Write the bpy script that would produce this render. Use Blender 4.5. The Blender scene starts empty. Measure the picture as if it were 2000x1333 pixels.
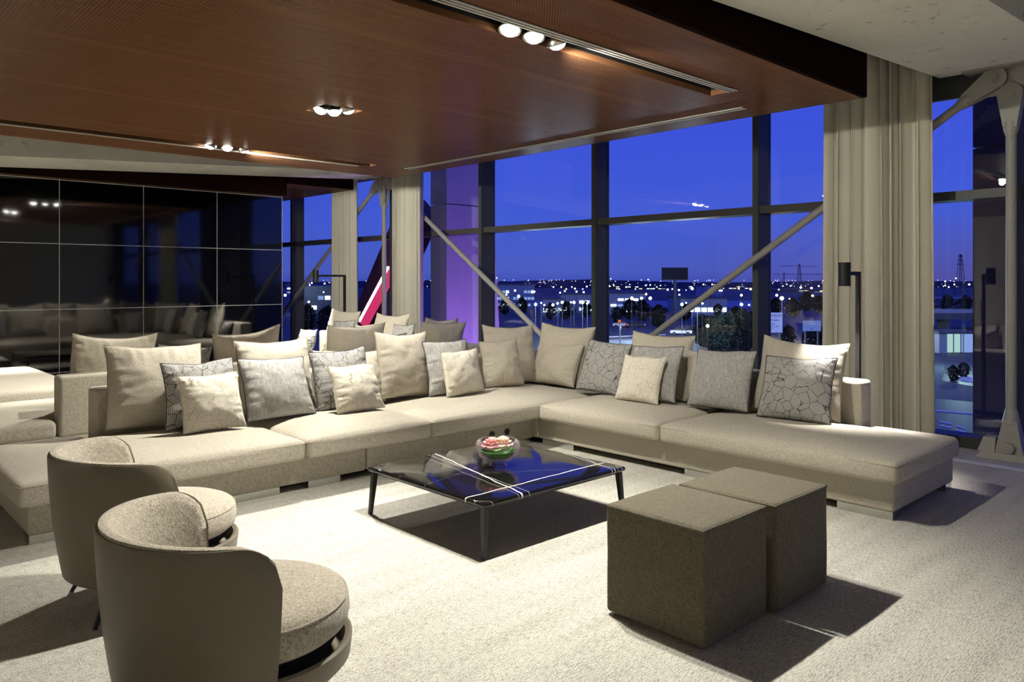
import bpy, bmesh, math, random
from mathutils import Vector, Matrix, noise
random.seed(7)
SC = bpy.context.scene
COL = SC.collection
PI = math.pi

# ------------------------------------------------------------------ camera
FPX, EYE, HZ = 1502.0, 1.5, 548.0                      # focal length in pixels, eye height, horizon row
TH = math.atan2(1600.0, 1502.0)
FWD = Vector((math.cos(TH), math.sin(TH), 0)); RGT = Vector((math.sin(TH), -math.cos(TH), 0))
cam = bpy.data.cameras.new('camera'); cam.sensor_width = 36; cam.lens = FPX/2000*36
cam.shift_y = -(666.5-HZ)/2000; cam.clip_end = 6000; cam.clip_start = 0.05
camo = bpy.data.objects.new('camera', cam); COL.objects.link(camo)
camo.location = (0, 0, EYE); camo.rotation_euler = (PI/2, 0, TH-PI/2)
SC.camera = camo

# ------------------------------------------------------------------ world: dusk sky
SC.view_settings.view_transform = 'Standard'; SC.view_settings.look = 'None'
SC.view_settings.gamma = 1; SC.view_settings.use_curve_mapping = False
SC.view_settings.exposure = 0.0
W = bpy.data.worlds.new('dusk_sky'); SC.world = W; W.use_nodes = True
nt = W.node_tree; nt.nodes.clear()
_o = nt.nodes.new('ShaderNodeOutputWorld'); _b = nt.nodes.new('ShaderNodeBackground')
_t = nt.nodes.new('ShaderNodeTexCoord'); _s = nt.nodes.new('ShaderNodeSeparateXYZ'); _r = nt.nodes.new('ShaderNodeValToRGB')
nt.links.new(_t.outputs['Generated'], _s.inputs[0]); nt.links.new(_s.outputs['Z'], _r.inputs[0])
cr = _r.color_ramp
cr.elements[0].position = 0.0; cr.elements[0].color = (0.062, 0.095, 0.54, 1)
cr.elements[1].position = 0.35; cr.elements[1].color = (0.042, 0.072, 0.74, 1)
for p, c in ((0.012, (0.080, 0.125, 0.60, 1)), (0.07, (0.066, 0.125, 0.74, 1)), (0.18, (0.055, 0.103, 0.80, 1))):
    e = cr.elements.new(p); e.color = c
_r2 = nt.nodes.new('ShaderNodeMapRange'); _r2.inputs[1].default_value = 0.80; _r2.inputs[2].default_value = 1.0
nt.links.new(_s.outputs['X'], _r2.inputs[0])
_m = nt.nodes.new('ShaderNodeMix'); _m.data_type = 'RGBA'
_lo = nt.nodes.new('ShaderNodeMapRange'); _lo.inputs[1].default_value = 0.09; _lo.inputs[2].default_value = 0.0
_mu = nt.nodes.new('ShaderNodeMath'); _mu.operation = 'MULTIPLY'
nt.links.new(_s.outputs['Z'], _lo.inputs[0]); nt.links.new(_lo.outputs[0], _mu.inputs[0]); nt.links.new(_r2.outputs[0], _mu.inputs[1])
nt.links.new(_mu.outputs[0], _m.inputs[0]); nt.links.new(_r.outputs[0], _m.inputs[6]); _m.inputs[7].default_value = (0.10, 0.085, 0.36, 1)
nt.links.new(_m.outputs[2], _b.inputs[0]); nt.links.new(_b.outputs[0], _o.inputs[0])
_b.inputs[1].default_value = 1.0

SPOT = 1.0            # overall level of the ceiling spots
SPOT_W = (1.0, 0.96, 0.845)

# ------------------------------------------------------------------ helpers
def at_x(u, v, X):
    d = FWD + RGT*((u-1000)/FPX) - Vector((0, 0, 1))*((v-HZ)/FPX)
    return Vector((0, 0, EYE)) + d*(X/d.x)
def at_d(u, v, D):
    return Vector((0, 0, EYE)) + (FWD + RGT*((u-1000)/FPX) - Vector((0, 0, 1))*((v-HZ)/FPX))*D

class MB:
    def __init__(s): s.v = []; s.f = []; s.uv = {}
    def add(s, vs, fs):
        b = len(s.v); s.v += [tuple(p) for p in vs]; s.f += [tuple(i+b for i in f) for f in fs]; return b
    def box(s, x0, x1, y0, y1, z0, z1):
        s.add([(x0,y0,z0),(x1,y0,z0),(x1,y1,z0),(x0,y1,z0),(x0,y0,z1),(x1,y0,z1),(x1,y1,z1),(x0,y1,z1)],
              [(0,3,2,1),(4,5,6,7),(0,1,5,4),(1,2,6,5),(2,3,7,6),(3,0,4,7)]); return s
    def hexa(s, bot, top):
        n = len(bot)
        s.add(list(bot)+list(top), [tuple(range(n-1,-1,-1)), tuple(range(n,2*n))] + [(i,(i+1)%n,n+(i+1)%n,n+i) for i in range(n)]); return s
    def lathe(s, prof, n=32, c=(0,0,0), cap0=True, cap1=True, closed=False):
        vs = []; m = len(prof)
        for r, z in prof:
            for k in range(n):
                a = 2*PI*k/n; vs.append((c[0]+r*math.cos(a), c[1]+r*math.sin(a), c[2]+z))
        fs = []
        for i in range(m if closed else m-1):
            j = (i+1) % m
            for k in range(n):
                fs.append((i*n+k, i*n+(k+1)%n, j*n+(k+1)%n, j*n+k))
        if not closed:
            if cap0: fs.append(tuple(range(n-1,-1,-1)))
            if cap1: fs.append(tuple((m-1)*n+k for k in range(n)))
        s.add(vs, fs); return s
    def tube(s, pts, r, n=12, cap=True, closed=False):
        pts = [Vector(p) for p in pts]; m = len(pts); rs = r if isinstance(r, (list, tuple)) else [r]*m
        vs = []; up = None
        for i, p in enumerate(pts):
            if closed: t = (pts[(i+1)%m]-pts[i-1])
            else: t = pts[min(i+1,m-1)]-pts[max(i-1,0)]
            t.normalize()
            if up is None:
                up = Vector((0,0,1)) if abs(t.z) < 0.9 else Vector((1,0,0))
            a = t.cross(up).normalized(); b = a.cross(t).normalized(); up = b
            for k in range(n):
                w = 2*PI*k/n; vs.append(p + (a*math.cos(w)+b*math.sin(w))*rs[i])
        fs = []
        for i in range(m if closed else m-1):
            j = (i+1) % m
            for k in range(n): fs.append((i*n+k, i*n+(k+1)%n, j*n+(k+1)%n, j*n+k))
        if cap and not closed: fs += [tuple(range(n-1,-1,-1)), tuple((m-1)*n+k for k in range(n))]
        s.add(vs, fs); return s
    def rbox(s, x0, x1, y0, y1, z0, z1, r, seg=(12,12,3), fn=None):
        h = [(x1-x0)/2, (y1-y0)/2, (z1-z0)/2]; c = [(x0+x1)/2, (y0+y1)/2, (z0+z1)/2]; ax = []
        for i in range(3):
            rr = min(r, h[i]*0.999); inner = h[i]-rr
            e = [rr*(1-math.cos(k*PI/8)) if False else rr*k/4 for k in range(4)]
            a = [-h[i]+q for q in e] + [-inner+2*inner*k/max(1,seg[i]) for k in range(seg[i]+1)] + [h[i]-q for q in reversed(e)]
            ax.append(a)
        idx = {}; vs = []; fs = []; N = [len(a) for a in ax]
        def vid(i, j, k):
            if (i,j,k) in idx: return idx[(i,j,k)]
            p = Vector((ax[0][i], ax[1][j], ax[2][k]))
            q = Vector([max(-(h[n]-min(r,h[n]*0.999)), min(h[n]-min(r,h[n]*0.999), p[n])) for n in range(3)])
            d = p-q
            if d.length > 1e-9:
                m = max(abs(d.x), abs(d.y), abs(d.z)); # cube to sphere in the rounded rim
                e = Vector([math.sin(PI/4*d[n]/m)/math.sin(PI/4)*m if m > 0 else 0 for n in range(3)])
                p = q + e.normalized()*m
            p = p + Vector(c)
            if fn: p = fn(p, (p.x-c[0])/h[0], (p.y-c[1])/h[1], (p.z-c[2])/h[2])
            idx[(i,j,k)] = len(vs); vs.append(tuple(p)); return idx[(i,j,k)]
        for k in (0, N[2]-1):
            for i in range(N[0]-1):
                for j in range(N[1]-1):
                    f = (vid(i,j,k), vid(i+1,j,k), vid(i+1,j+1,k), vid(i,j+1,k)); fs.append(f if k else f[::-1])
        for j in (0, N[1]-1):
            for i in range(N[0]-1):
                for k in range(N[2]-1):
                    f = (vid(i,j,k), vid(i+1,j,k), vid(i+1,j,k+1), vid(i,j,k+1)); fs.append(f[::-1] if j else f)
        for i in (0, N[0]-1):
            for j in range(N[1]-1):
                for k in range(N[2]-1):
                    f = (vid(i,j,k), vid(i,j+1,k), vid(i,j+1,k+1), vid(i,j,k+1)); fs.append(f if i else f[::-1])
        s.add(vs, fs); return s
    def build(s, name, mat, parent=None, smooth=True, angle=40, uv=None, loc=None):
        me = bpy.data.meshes.new(name); me.from_pydata(s.v, [], s.f); me.update()
        bm = bmesh.new(); bm.from_mesh(me); bmesh.ops.recalc_face_normals(bm, faces=bm.faces); bm.to_mesh(me); bm.free()
        if smooth:
            me.polygons.foreach_set('use_smooth', [True]*len(me.polygons))
            me.set_sharp_from_angle(angle=math.radians(angle))
        if uv:
            l = me.uv_layers.new(name='UVMap')
            for lp in me.loops: l.data[lp.index].uv = uv[lp.vertex_index]
        for m in (mat if isinstance(mat, (list, tuple)) else [mat]): me.materials.append(m)
        o = bpy.data.objects.new(name, me); COL.objects.link(o)
        if parent is not None: o.parent = parent
        if loc is not None: o.location = loc
        return o

def tag(o, label=None, cat=None, group=None, kind=None):
    if label: o['label'] = label
    if cat: o['category'] = cat
    if group: o['group'] = group
    if kind: o['kind'] = kind
    return o
def thing(name, label, cat, loc=(0,0,0), rz=0, group=None):
    o = bpy.data.objects.new(name, None); COL.objects.link(o); o.empty_display_size = 0.1
    o.location = loc; o.rotation_euler = (0, 0, rz); return tag(o, label, cat, group)
def struct_root(name):
    o = bpy.data.objects.new(name, None); COL.objects.link(o); return tag(o, kind='structure')
def copy_tree(o, parent=None):
    c = o.copy(); COL.objects.link(c)
    if parent is not None: c.parent = parent
    for ch in list(o.children): copy_tree(ch, c)
    return c

# ------------------------------------------------------------------ materials
class NT:
    def __init__(s, name):
        s.m = bpy.data.materials.new(name); s.m.use_nodes = True; s.t = s.m.node_tree; s.t.nodes.clear()
        s.out = s.t.nodes.new('ShaderNodeOutputMaterial')
    def n(s, k, **kw):
        nd = s.t.nodes.new('ShaderNode'+k)
        for a, b in kw.items(): setattr(nd, a, b)
        return nd
    def l(s, a, b): s.t.links.new(a, b)
    def val(s, inp, v):
        if isinstance(v, bpy.types.NodeSocket): s.l(v, inp)
        else: inp.default_value = v
    def math(s, op, a, b=0.0, c=0.0):
        nd = s.n('Math', operation=op); s.val(nd.inputs[0], a); s.val(nd.inputs[1], b); s.val(nd.inputs[2], c); return nd.outputs[0]
    def mix(s, f, a, b):
        nd = s.n('Mix', data_type='RGBA'); s.val(nd.inputs[0], f)
        s.val(nd.inputs[6], a if isinstance(a, bpy.types.NodeSocket) else (*a, 1)); s.val(nd.inputs[7], b if isinstance(b, bpy.types.NodeSocket) else (*b, 1)); return nd.outputs[2]
    def coord(s, which='Object', scale=(1,1,1)):
        tc = s.n('TexCoord'); mp = s.n('Mapping'); mp.inputs['Scale'].default_value = scale
        s.l(tc.outputs[which], mp.inputs[0]); return mp.outputs[0]
    def noise(s, vec, scale=1.0, detail=2.0, rough=0.5):
        nd = s.n('TexNoise'); s.l(vec, nd.inputs['Vector']); nd.inputs['Scale'].default_value = scale
        nd.inputs['Detail'].default_value = detail; nd.inputs['Roughness'].default_value = rough; return nd.outputs[0]
    def ramp(s, f, a, b):
        nd = s.n('MapRange'); s.val(nd.inputs[0], f); nd.inputs[1].default_value = a; nd.inputs[2].default_value = b; return nd.outputs[0]
    def bsdf(s, col, rough=0.8, metal=0.0, spec=0.3, **kw):
        b = s.n('BsdfPrincipled')
        s.val(b.inputs['Base Color'], col if isinstance(col, bpy.types.NodeSocket) else (*col, 1))
        s.val(b.inputs['Roughness'], rough); s.val(b.inputs['Metallic'], metal); b.inputs['Specular IOR Level'].default_value = spec
        for k, v in kw.items(): s.val(b.inputs[k], v)
        s.l(b.outputs[0], s.out.inputs[0]); s.b = b; return b
    def bump(s, h, strength=0.3, dist=0.002):
        nd = s.n('Bump'); nd.inputs['Strength'].default_value = strength; nd.inputs['Distance'].default_value = dist
        s.l(h, nd.inputs['Height']); s.l(nd.outputs[0], s.b.inputs['Normal'])

def plain(name, col, rough=0.6, metal=0.0, spec=0.3, var=0.0, vs=20):
    t = NT(name)
    c = col
    if var:
        nz = t.noise(t.coord(), vs, 3); c = t.mix(nz, tuple(x*(1-var) for x in col), tuple(min(1, x*(1+var)) for x in col))
    t.bsdf(c, rough, metal, spec); return t.m
def emit(name, col, st, sample=True):
    t = NT(name); e = t.n('Emission'); e.inputs[0].default_value = (*col, 1); e.inputs[1].default_value = st
    t.l(e.outputs[0], t.out.inputs[0])
    if not sample: t.m.cycles.emission_sampling = 'NONE'
    return t.m
def fabric(name, lo, hi, s=1.0, bump=0.5, which='Object', k=1.0):
    t = NT(name)
    a = t.noise(t.coord(which, (420*s, 60*s, 420*s)), 1, 2, 0.6); b = t.noise(t.coord(which, (60*s, 420*s, 60*s)), 1, 2, 0.6)
    c = t.noise(t.coord(which, (170*s, 170*s, 170*s)), 1, 2, 0.6)
    f = t.math('ADD', t.math('MULTIPLY', t.math('ADD', a, b), 0.3), t.math('MULTIPLY', c, 0.4))
    f = t.ramp(f, 0.5-0.13*k, 0.5+0.11*k)
    t.bsdf(t.mix(f, lo, hi), 0.95, 0, 0.1); t.b.inputs['Sheen Weight'].default_value = 0.15
    t.bump(f, bump, 0.0015); return t.m

M = {}
M['sofa'] = fabric('sofa_linen', (0.29, 0.262, 0.208), (0.58, 0.54, 0.455))
M['big'] = fabric('linen_beige', (0.31, 0.278, 0.22), (0.60, 0.555, 0.465))
M['tweed'] = fabric('tweed', (0.16, 0.14, 0.105), (0.56, 0.51, 0.42), 0.85, 0.8, k=1.25)
M['otto'] = fabric('ottoman_weave', (0.064, 0.055, 0.037), (0.152, 0.134, 0.097), 0.75, 0.8)
M['leather'] = plain('taupe_leather', (0.155, 0.130, 0.092), 0.42, 0, 0.4, 0.06, 60)
M['black_metal'] = plain('black_metal', (0.012, 0.012, 0.012), 0.45, 0, 0.4)
M['chrome'] = plain('brushed_steel', (0.62, 0.62, 0.60), 0.22, 1.0)
M['trim_metal'] = plain('satin_trim', (0.5, 0.5, 0.5), 0.35, 1.0)
M['steel_paint'] = plain('grey_painted_steel', (0.33, 0.32, 0.29), 0.5, 0, 0.4, 0.08, 25)
M['frame'] = plain('window_frame_paint', (0.055, 0.056, 0.052), 0.45, 0, 0.4)
M['dark'] = plain('black_void', (0.004, 0.004, 0.004), 0.9)
M['roomwall'] = plain('plain_wall', (0.62, 0.59, 0.52), 0.9)
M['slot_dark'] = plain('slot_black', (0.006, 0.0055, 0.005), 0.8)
M['diffuser'] = plain('linear_diffuser', (0.46, 0.44, 0.38), 0.6)
M['lens'] = emit('lamp_lens', (1.0, 0.95, 0.85), 40)
M['reflector'] = plain('lamp_reflector', (0.75, 0.74, 0.70), 0.25, 1.0)

# carpet
t = NT('carpet'); v = t.coord('Object', (26, 210, 1)); a = t.noise(v, 1, 3, 0.65); v2 = t.coord('Object', (150, 230, 1)); b = t.noise(v2, 1, 2, 0.7)
v3 = t.coord('Object', (1.2, 9, 1)); c = t.noise(v3, 1, 2, 0.5)
f = t.math('ADD', t.math('ADD', t.math('MULTIPLY', a, 0.38), t.math('MULTIPLY', b, 0.54)), t.math('MULTIPLY', c, 0.08))
f = t.ramp(f, 0.40, 0.535); t.bsdf(t.mix(f, (0.17, 0.16, 0.13), (0.62, 0.60, 0.54)), 0.97, 0, 0.08); t.bump(f, 0.6, 0.003); M['carpet'] = t.m

# perforated timber ceiling
t = NT('perforated_timber'); tc = t.n('TexCoord'); sp = t.n('SeparateXYZ'); t.l(tc.outputs['Object'], sp.inputs[0])
P_ = 0.02
def cell(x, off=0.0): return t.math('SUBTRACT', t.math('FRACT', t.math('ADD', t.math('DIVIDE', x, P_), off)), 0.5)
cx, cy = cell(sp.outputs['X']), cell(sp.outputs['Y'])
rr = t.math('SQRT', t.math('ADD', t.math('MULTIPLY', cx, cx), t.math('MULTIPLY', cy, cy)))
hole = t.math('LESS_THAN', rr, 0.19)
yb = t.math('ABSOLUTE', t.math('SUBTRACT', t.math('FRACT', t.math('DIVIDE', sp.outputs['Y'], 1.25)), 0.5))
hole = t.math('MULTIPLY', hole, t.math('LESS_THAN', yb, 0.465))
g = t.noise(t.coord('Object', (1.5, 28, 3)), 1, 4, 0.6)
wood = t.mix(g, (0.115, 0.050, 0.023), (0.195, 0.092, 0.043))
dn = t.n('BsdfDiffuse'); t.l(t.mix(hole, wood, (0.012, 0.006, 0.003)), dn.inputs[0]); gn = t.n('BsdfGlossy'); gn.inputs[1].default_value = 0.26
lw = t.n('LayerWeight'); lw.inputs[0].default_value = 0.5; fc = t.math('ADD', t.math('MULTIPLY', t.math('POWER', lw.outputs['Facing'], 6.0), 0.26), 0.018)
mx = t.n('MixShader'); t.l(fc, mx.inputs[0]); t.l(dn.outputs[0], mx.inputs[1]); t.l(gn.outputs[0], mx.inputs[2]); t.l(mx.outputs[0], t.out.inputs[0]); M['ceiling_wood'] = t.m
M['fascia'] = plain('dark_timber_fascia', (0.008, 0.0025, 0.0012), 0.85, 0, 0.05, 0.15, 6)

# concrete
t = NT('concrete'); a = t.noise(t.coord('Object', (1.2, 1.2, 1.2)), 1, 6, 0.6); b = t.noise(t.coord('Object', (9, 9, 9)), 1, 5, 0.7)
c = t.mix(t.ramp(a, 0.3, 0.7), (0.70, 0.68, 0.58), (0.82, 0.80, 0.70)); c = t.mix(t.ramp(b, 0.60, 0.72), c, (0.31, 0.29, 0.235))
t.bsdf(c, 0.85, 0, 0.2); t.bump(b, 0.25, 0.004); M['concrete'] = t.m

# black glass wall cladding
t = NT('black_glass'); t.bsdf((0.002, 0.002, 0.002), 0.05, 0, 1.0)
nz = t.noise(t.coord('Object', (0.9, 0.9, 0.9)), 1, 1); t.bump(nz, 0.05, 0.02); M['black_glass'] = t.m

# curtain
t = NT('curtain_cloth'); a = t.noise(t.coord('Object', (300, 300, 30)), 1, 2); b = t.noise(t.coord('Object', (60, 60, 400)), 1, 2)
t.bsdf(t.mix(t.math('MULTIPLY', t.math('ADD', a, b), 0.5), (0.52, 0.495, 0.41), (0.76, 0.73, 0.625)), 0.95, 0, 0.1); M['curtain'] = t.m

# window glass: transparent sheet with a mirror part that grows at grazing angles
t = NT('window_glass'); lw = t.n('LayerWeight'); lw.inputs[0].default_value = 0.5
f5 = t.math('POWER', lw.outputs['Facing'], 5.0); fr = t.math('ADD', t.math('MULTIPLY', f5, 0.9), 0.058)
tr = t.n('BsdfTransparent'); tr.inputs[0].default_value = (0.965, 0.975, 0.985, 1); gl = t.n('BsdfGlossy'); gl.inputs[1].default_value = 0.0
mx = t.n('MixShader'); t.l(fr, mx.inputs[0]); t.l(tr.outputs[0], mx.inputs[1]); t.l(gl.outputs[0], mx.inputs[2]); t.l(mx.outputs[0], t.out.inputs[0]); M['glass'] = t.m
t = NT('bowl_glass'); lw = t.n('LayerWeight'); lw.inputs[0].default_value = 0.5
fr = t.math('ADD', t.math('MULTIPLY', t.math('POWER', lw.outputs['Facing'], 3.0), 0.75), 0.06)
tr = t.n('BsdfTransparent'); tr.inputs[0].default_value = (0.96, 0.90, 0.93, 1); gl = t.n('BsdfGlossy'); gl.inputs[1].default_value = 0.02; df = t.n('BsdfDiffuse'); df.inputs[0].default_value = (.85, .74, .80, 1)
m2 = t.n('MixShader'); m2.inputs[0].default_value = 0.35; t.l(gl.outputs[0], m2.inputs[1]); t.l(df.outputs[0], m2.inputs[2])
mx = t.n('MixShader'); t.l(fr, mx.inputs[0]); t.l(tr.outputs[0], mx.inputs[1]); t.l(m2.outputs[0], mx.inputs[2]); t.l(mx.outputs[0], t.out.inputs[0]); M['bowl_glass'] = t.m

# pillow fabrics with UV patterns
def cracked(name, base_lo, base_hi, line, lw_, hatch, hs):
    t = NT(name); tc = t.n('TexCoord'); uv = tc.outputs['UV']
    wob = t.n('TexNoise'); t.l(uv, wob.inputs['Vector']); wob.inputs['Scale'].default_value = 7
    vm = t.n('VectorMath', operation='SCALE'); t.l(wob.outputs['Color'], vm.inputs[0]); vm.inputs['Scale'].default_value = 0.035
    va = t.n('VectorMath', operation='ADD'); t.l(uv, va.inputs[0]); t.l(vm.outputs[0], va.inputs[1])
    vo = t.n('TexVoronoi', feature='DISTANCE_TO_EDGE'); vo.inputs['Scale'].default_value = 6.6; t.l(va.outputs[0], vo.inputs['Vector'])
    v2 = t.n('TexVoronoi', feature='F1'); v2.inputs['Scale'].default_value = 6.6; t.l(va.outputs[0], v2.inputs['Vector'])
    sr = t.n('SeparateColor'); t.l(v2.outputs['Color'], sr.inputs[0])
    ang = t.math('MULTIPLY', sr.outputs[0], 2*PI); su = t.n('SeparateXYZ'); t.l(uv, su.inputs[0])
    ph = t.math('ADD', t.math('MULTIPLY', su.outputs[0], t.math('COSINE', ang)), t.math('MULTIPLY', su.outputs[1], t.math('SINE', ang)))
    st = t.math('SINE', t.math('MULTIPLY', ph, hs)); st = t.ramp(st, -0.2, 0.6)
    dash = t.math('GREATER_THAN', t.noise(t.coord('UV', (40, 40, 1)), 1, 1), 0.36)
    edge = t.math('MULTIPLY', t.math('LESS_THAN', vo.outputs['Distance'], lw_), dash)
    w = t.noise(t.coord('UV', (170, 170, 1)), 1, 2); base = t.mix(t.ramp(w, 0.35, 0.65), base_lo, base_hi)
    c = t.mix(t.math('MULTIPLY', st, hatch), base, line); c = t.mix(t.math('MULTIPLY', edge, 0.88), c, line)
    t.bsdf(c, 0.95, 0, 0.1); t.bump(w, 0.3, 0.001); return t.m
M['pat'] = cracked('cracked_grey_weave', (0.40, 0.39, 0.37), (0.62, 0.61, 0.59), (0.045, 0.045, 0.05), 0.020, 0.75, 290)
M['cream'] = cracked('cream_cracked_weave', (0.68, 0.635, 0.54), (0.82, 0.775, 0.67), (0.30, 0.27, 0.22), 0.011, 0.16, 270)
t = NT('grey_slub'); a = t.noise(t.coord('UV', (110, 7, 1)), 1, 3, 0.7); b = t.noise(t.coord('UV', (9, 130, 1)), 1, 3, 0.7)
f = t.ramp(t.math('ADD', t.math('MULTIPLY', a, 0.55), t.math('MULTIPLY', b, 0.45)), 0.38, 0.62)
t.bsdf(t.mix(f, (0.20, 0.195, 0.185), (0.55, 0.54, 0.52)), 0.95, 0, 0.1); t.bump(f, 0.3, 0.001); M['weave'] = t.m
M['med'] = M['big']
M['pipe_dark'] = plain('dark_piping', (0.07, 0.07, 0.07), 0.9); M['pipe_cream'] = plain('cream_piping', (0.55, 0.49, 0.38), 0.9)
M['pipe_beige'] = plain('beige_piping', (0.34, 0.30, 0.225), 0.9)

# marble with white veins drawn in the plan of the table top
def marble():
    t = NT('black_marble'); tc = t.n('TexCoord'); sp = t.n('SeparateXYZ')
    nz = t.n('TexNoise'); t.l(tc.outputs['Object'], nz.inputs['Vector']); nz.inputs['Scale'].default_value = 6; nz.inputs['Detail'].default_value = 3
    sc = t.n('VectorMath', operation='SCALE'); sb = t.n('VectorMath', operation='SUBTRACT'); t.l(nz.outputs['Color'], sb.inputs[0]); sb.inputs[1].default_value = (0.5, 0.5, 0.5)
    t.l(sb.outputs[0], sc.inputs[0]); sc.inputs['Scale'].default_value = 0.035
    ad = t.n('VectorMath', operation='ADD'); t.l(tc.outputs['Object'], ad.inputs[0]); t.l(sc.outputs[0], ad.inputs[1]); t.l(ad.outputs[0], sp.inputs[0])
    tot = None
    for (x0, y0, x1, y1, w, k) in [(3.27,4.35,2.97,3.02,.0050,1),(2.60,3.247,4.0,3.265,.0042,1),(3.20,4.35,3.03,3.02,.0018,.5),(3.14,4.3,2.95,3.02,.0014,.35),
            (3.96,3.95,3.78,3.02,.0022,.8),(3.80,4.3,3.83,3.02,.0013,.4),(4.0,3.75,3.74,3.02,.0016,.6),(3.92,4.0,3.86,3.02,.0012,.4),(2.6,3.95,3.2,3.55,.0010,.2),(2.6,3.6,3.3,3.75,.0010,.18),(2.85,3.0,2.6,3.3,.0012,.4)]:
        x0 -= 3.305; x1 -= 3.305; y0 -= 3.665; y1 -= 3.665; dx, dy = x1-x0, y1-y0; L = math.hypot(dx, dy); a, b = -dy/L, dx/L; c = -(a*(x0)+b*(y0))
        d = t.math('ABSOLUTE', t.math('ADD', t.math('ADD', t.math('MULTIPLY', sp.outputs['X'], a), t.math('MULTIPLY', sp.outputs['Y'], b)), c))
        h = t.math('MULTIPLY', t.math('LESS_THAN', d, w), k); tot = h if tot is None else t.math('MAXIMUM', tot, h)
    t.bsdf(t.mix(tot, (0.006, 0.0055, 0.006), (0.80, 0.77, 0.70)), 0.055, 0, 0.5); return t.m
M['marble'] = marble()

# ------------------------------------------------------------------ the room
X0, X1, Y0, Y1, ROOF = -3.5, 7.98, -3.0, 18.0, 3.9
tag(MB().box(X0, X1, Y0, Y1, -0.3, 0.0).build('floor', M['carpet'], smooth=False), kind='structure')
tag(MB().box(X0, X1, Y0, Y1, ROOF, ROOF+0.2).build('ceiling', M['dark'], smooth=False), kind='structure')
tag(MB().box(X0-0.2, X0, Y0, Y1, -0.3, ROOF).build('wall_left', M['roomwall'], smooth=False), kind='structure')
tag(MB().box(X0-0.2, X1, Y0-0.2, Y0, -0.3, ROOF).build('wall_front', M['roomwall'], smooth=False), kind='structure')
tag(MB().box(X0-0.2, X1, Y1, Y1+0.2, -0.3, ROOF).build('wall_end', M['roomwall'], smooth=False), kind='structure')
# black glass back wall with thin metal joints
wb = MB().box(X0, 6.0, 12.0, 12.16, 0.0, 2.90).build('wall_back', M['black_glass'], smooth=False); tag(wb, kind='structure')
tr = MB()
for k in range(9): tr.box(5.994-1.096*k-0.004, 5.994-1.096*k+0.004, 11.994, 12.002, 0.0, 2.90)
for z in (0.23, 1.10, 2.005, 2.888): tr.box(X0, 6.0, 11.9935, 12.002, z-0.005, z+0.005)
tag(tr.build('trim_1', plain('pale_joint', (.62,.61,.58), .4, .5), smooth=False), kind='structure')
# floor strip by the windows
tag(MB().box(7.05, 7.13, Y0, Y1, 0.0, 0.006).build('trim_2', plain('floor_strip', (.62,.62,.64), .6), smooth=False), kind='structure')

# dropped timber ceiling with two long slots and a square recess
CZ = 2.903
SL1 = (3.075, 3.225, -1.5, 5.10); SL2 = (7.93, 8.09, -1.5, 5.20); RC = (3.10, 3.45, 5.48, 5.79)
cw = MB(); CT = CZ+0.04
for (x0, x1, y0, y1) in [(X0,6.0,2.47,SL1[0]), (X0,SL1[2],SL1[0],SL1[1]), (SL1[3],6.0,SL1[0],SL1[1]), (X0,6.0,SL1[1],RC[2]), (X0,RC[0],RC[2],RC[3]), (RC[1],6.0,RC[2],RC[3]),
                         (X0,6.0,RC[3],SL2[0]), (X0,SL2[2],SL2[0],SL2[1]), (SL2[3],6.0,SL2[0],SL2[1]), (X0,6.0,SL2[1],8.79)]:
    cw.box(x0, x1, y0, y1, CZ, CT)
tag(cw.build('ceiling', M['ceiling_wood'], smooth=False), kind='structure')
tag(MB().box(X0, 6.0, 11.93, Y1, CZ, CT).build('ceiling', M['ceiling_wood'], smooth=False), kind='structure')
fa = MB(); fa.box(X0, 6.0, 2.44, 2.47, CZ+0.005, ROOF); fa.box(6.0, 6.03, 2.44, 8.82, CZ+0.005, ROOF); fa.box(X0, 6.0, 8.79, 8.82, CZ+0.005, ROOF)
tag(fa.build('trim_3', M['fascia'], smooth=False), kind='structure')
tag(MB().box(6.03, 7.30, 11.93, Y1, 3.11, 3.15).build('ceiling', M['ceiling_wood'], smooth=False), kind='structure')
fa = MB(); fa.box(6.0, 7.30, 11.90, 11.93, 3.115, ROOF); fa.box(X0, 6.0, 11.90, 11.93, CZ+0.005, ROOF); fa.box(6.0, 6.03, 11.90, Y1, CZ+0.005, ROOF)
tag(fa.build('trim_4', M['fascia'], smooth=False), kind='structure')
# slot linings (open below)
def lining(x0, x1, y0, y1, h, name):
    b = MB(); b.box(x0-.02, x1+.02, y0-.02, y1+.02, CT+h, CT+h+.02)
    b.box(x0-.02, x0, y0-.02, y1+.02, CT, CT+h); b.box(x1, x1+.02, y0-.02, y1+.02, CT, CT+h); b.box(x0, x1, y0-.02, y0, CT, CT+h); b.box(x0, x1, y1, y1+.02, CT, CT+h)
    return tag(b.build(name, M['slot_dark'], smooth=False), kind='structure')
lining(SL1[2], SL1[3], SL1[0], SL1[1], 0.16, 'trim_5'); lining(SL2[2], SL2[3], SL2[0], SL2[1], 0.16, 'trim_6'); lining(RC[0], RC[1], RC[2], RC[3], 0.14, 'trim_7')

# concrete beams, deeper towards the middle of the building
def beam(y0, y1, name):
    z = lambda x: 3.31-0.06*(7.5-x)
    b = MB(); b.hexa([(X0,y0,z(X0)),(7.5,y0,z(7.5)),(7.5,y1,z(7.5)),(X0,y1,z(X0))], [(X0,y0,ROOF),(7.5,y0,ROOF),(7.5,y1,ROOF),(X0,y1,ROOF)])
    return tag(b.build(name, M['concrete'], smooth=False), kind='structure')
beam(1.40, 2.40, 'trim_8'); beam(10.72, 11.88, 'trim_9')

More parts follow.
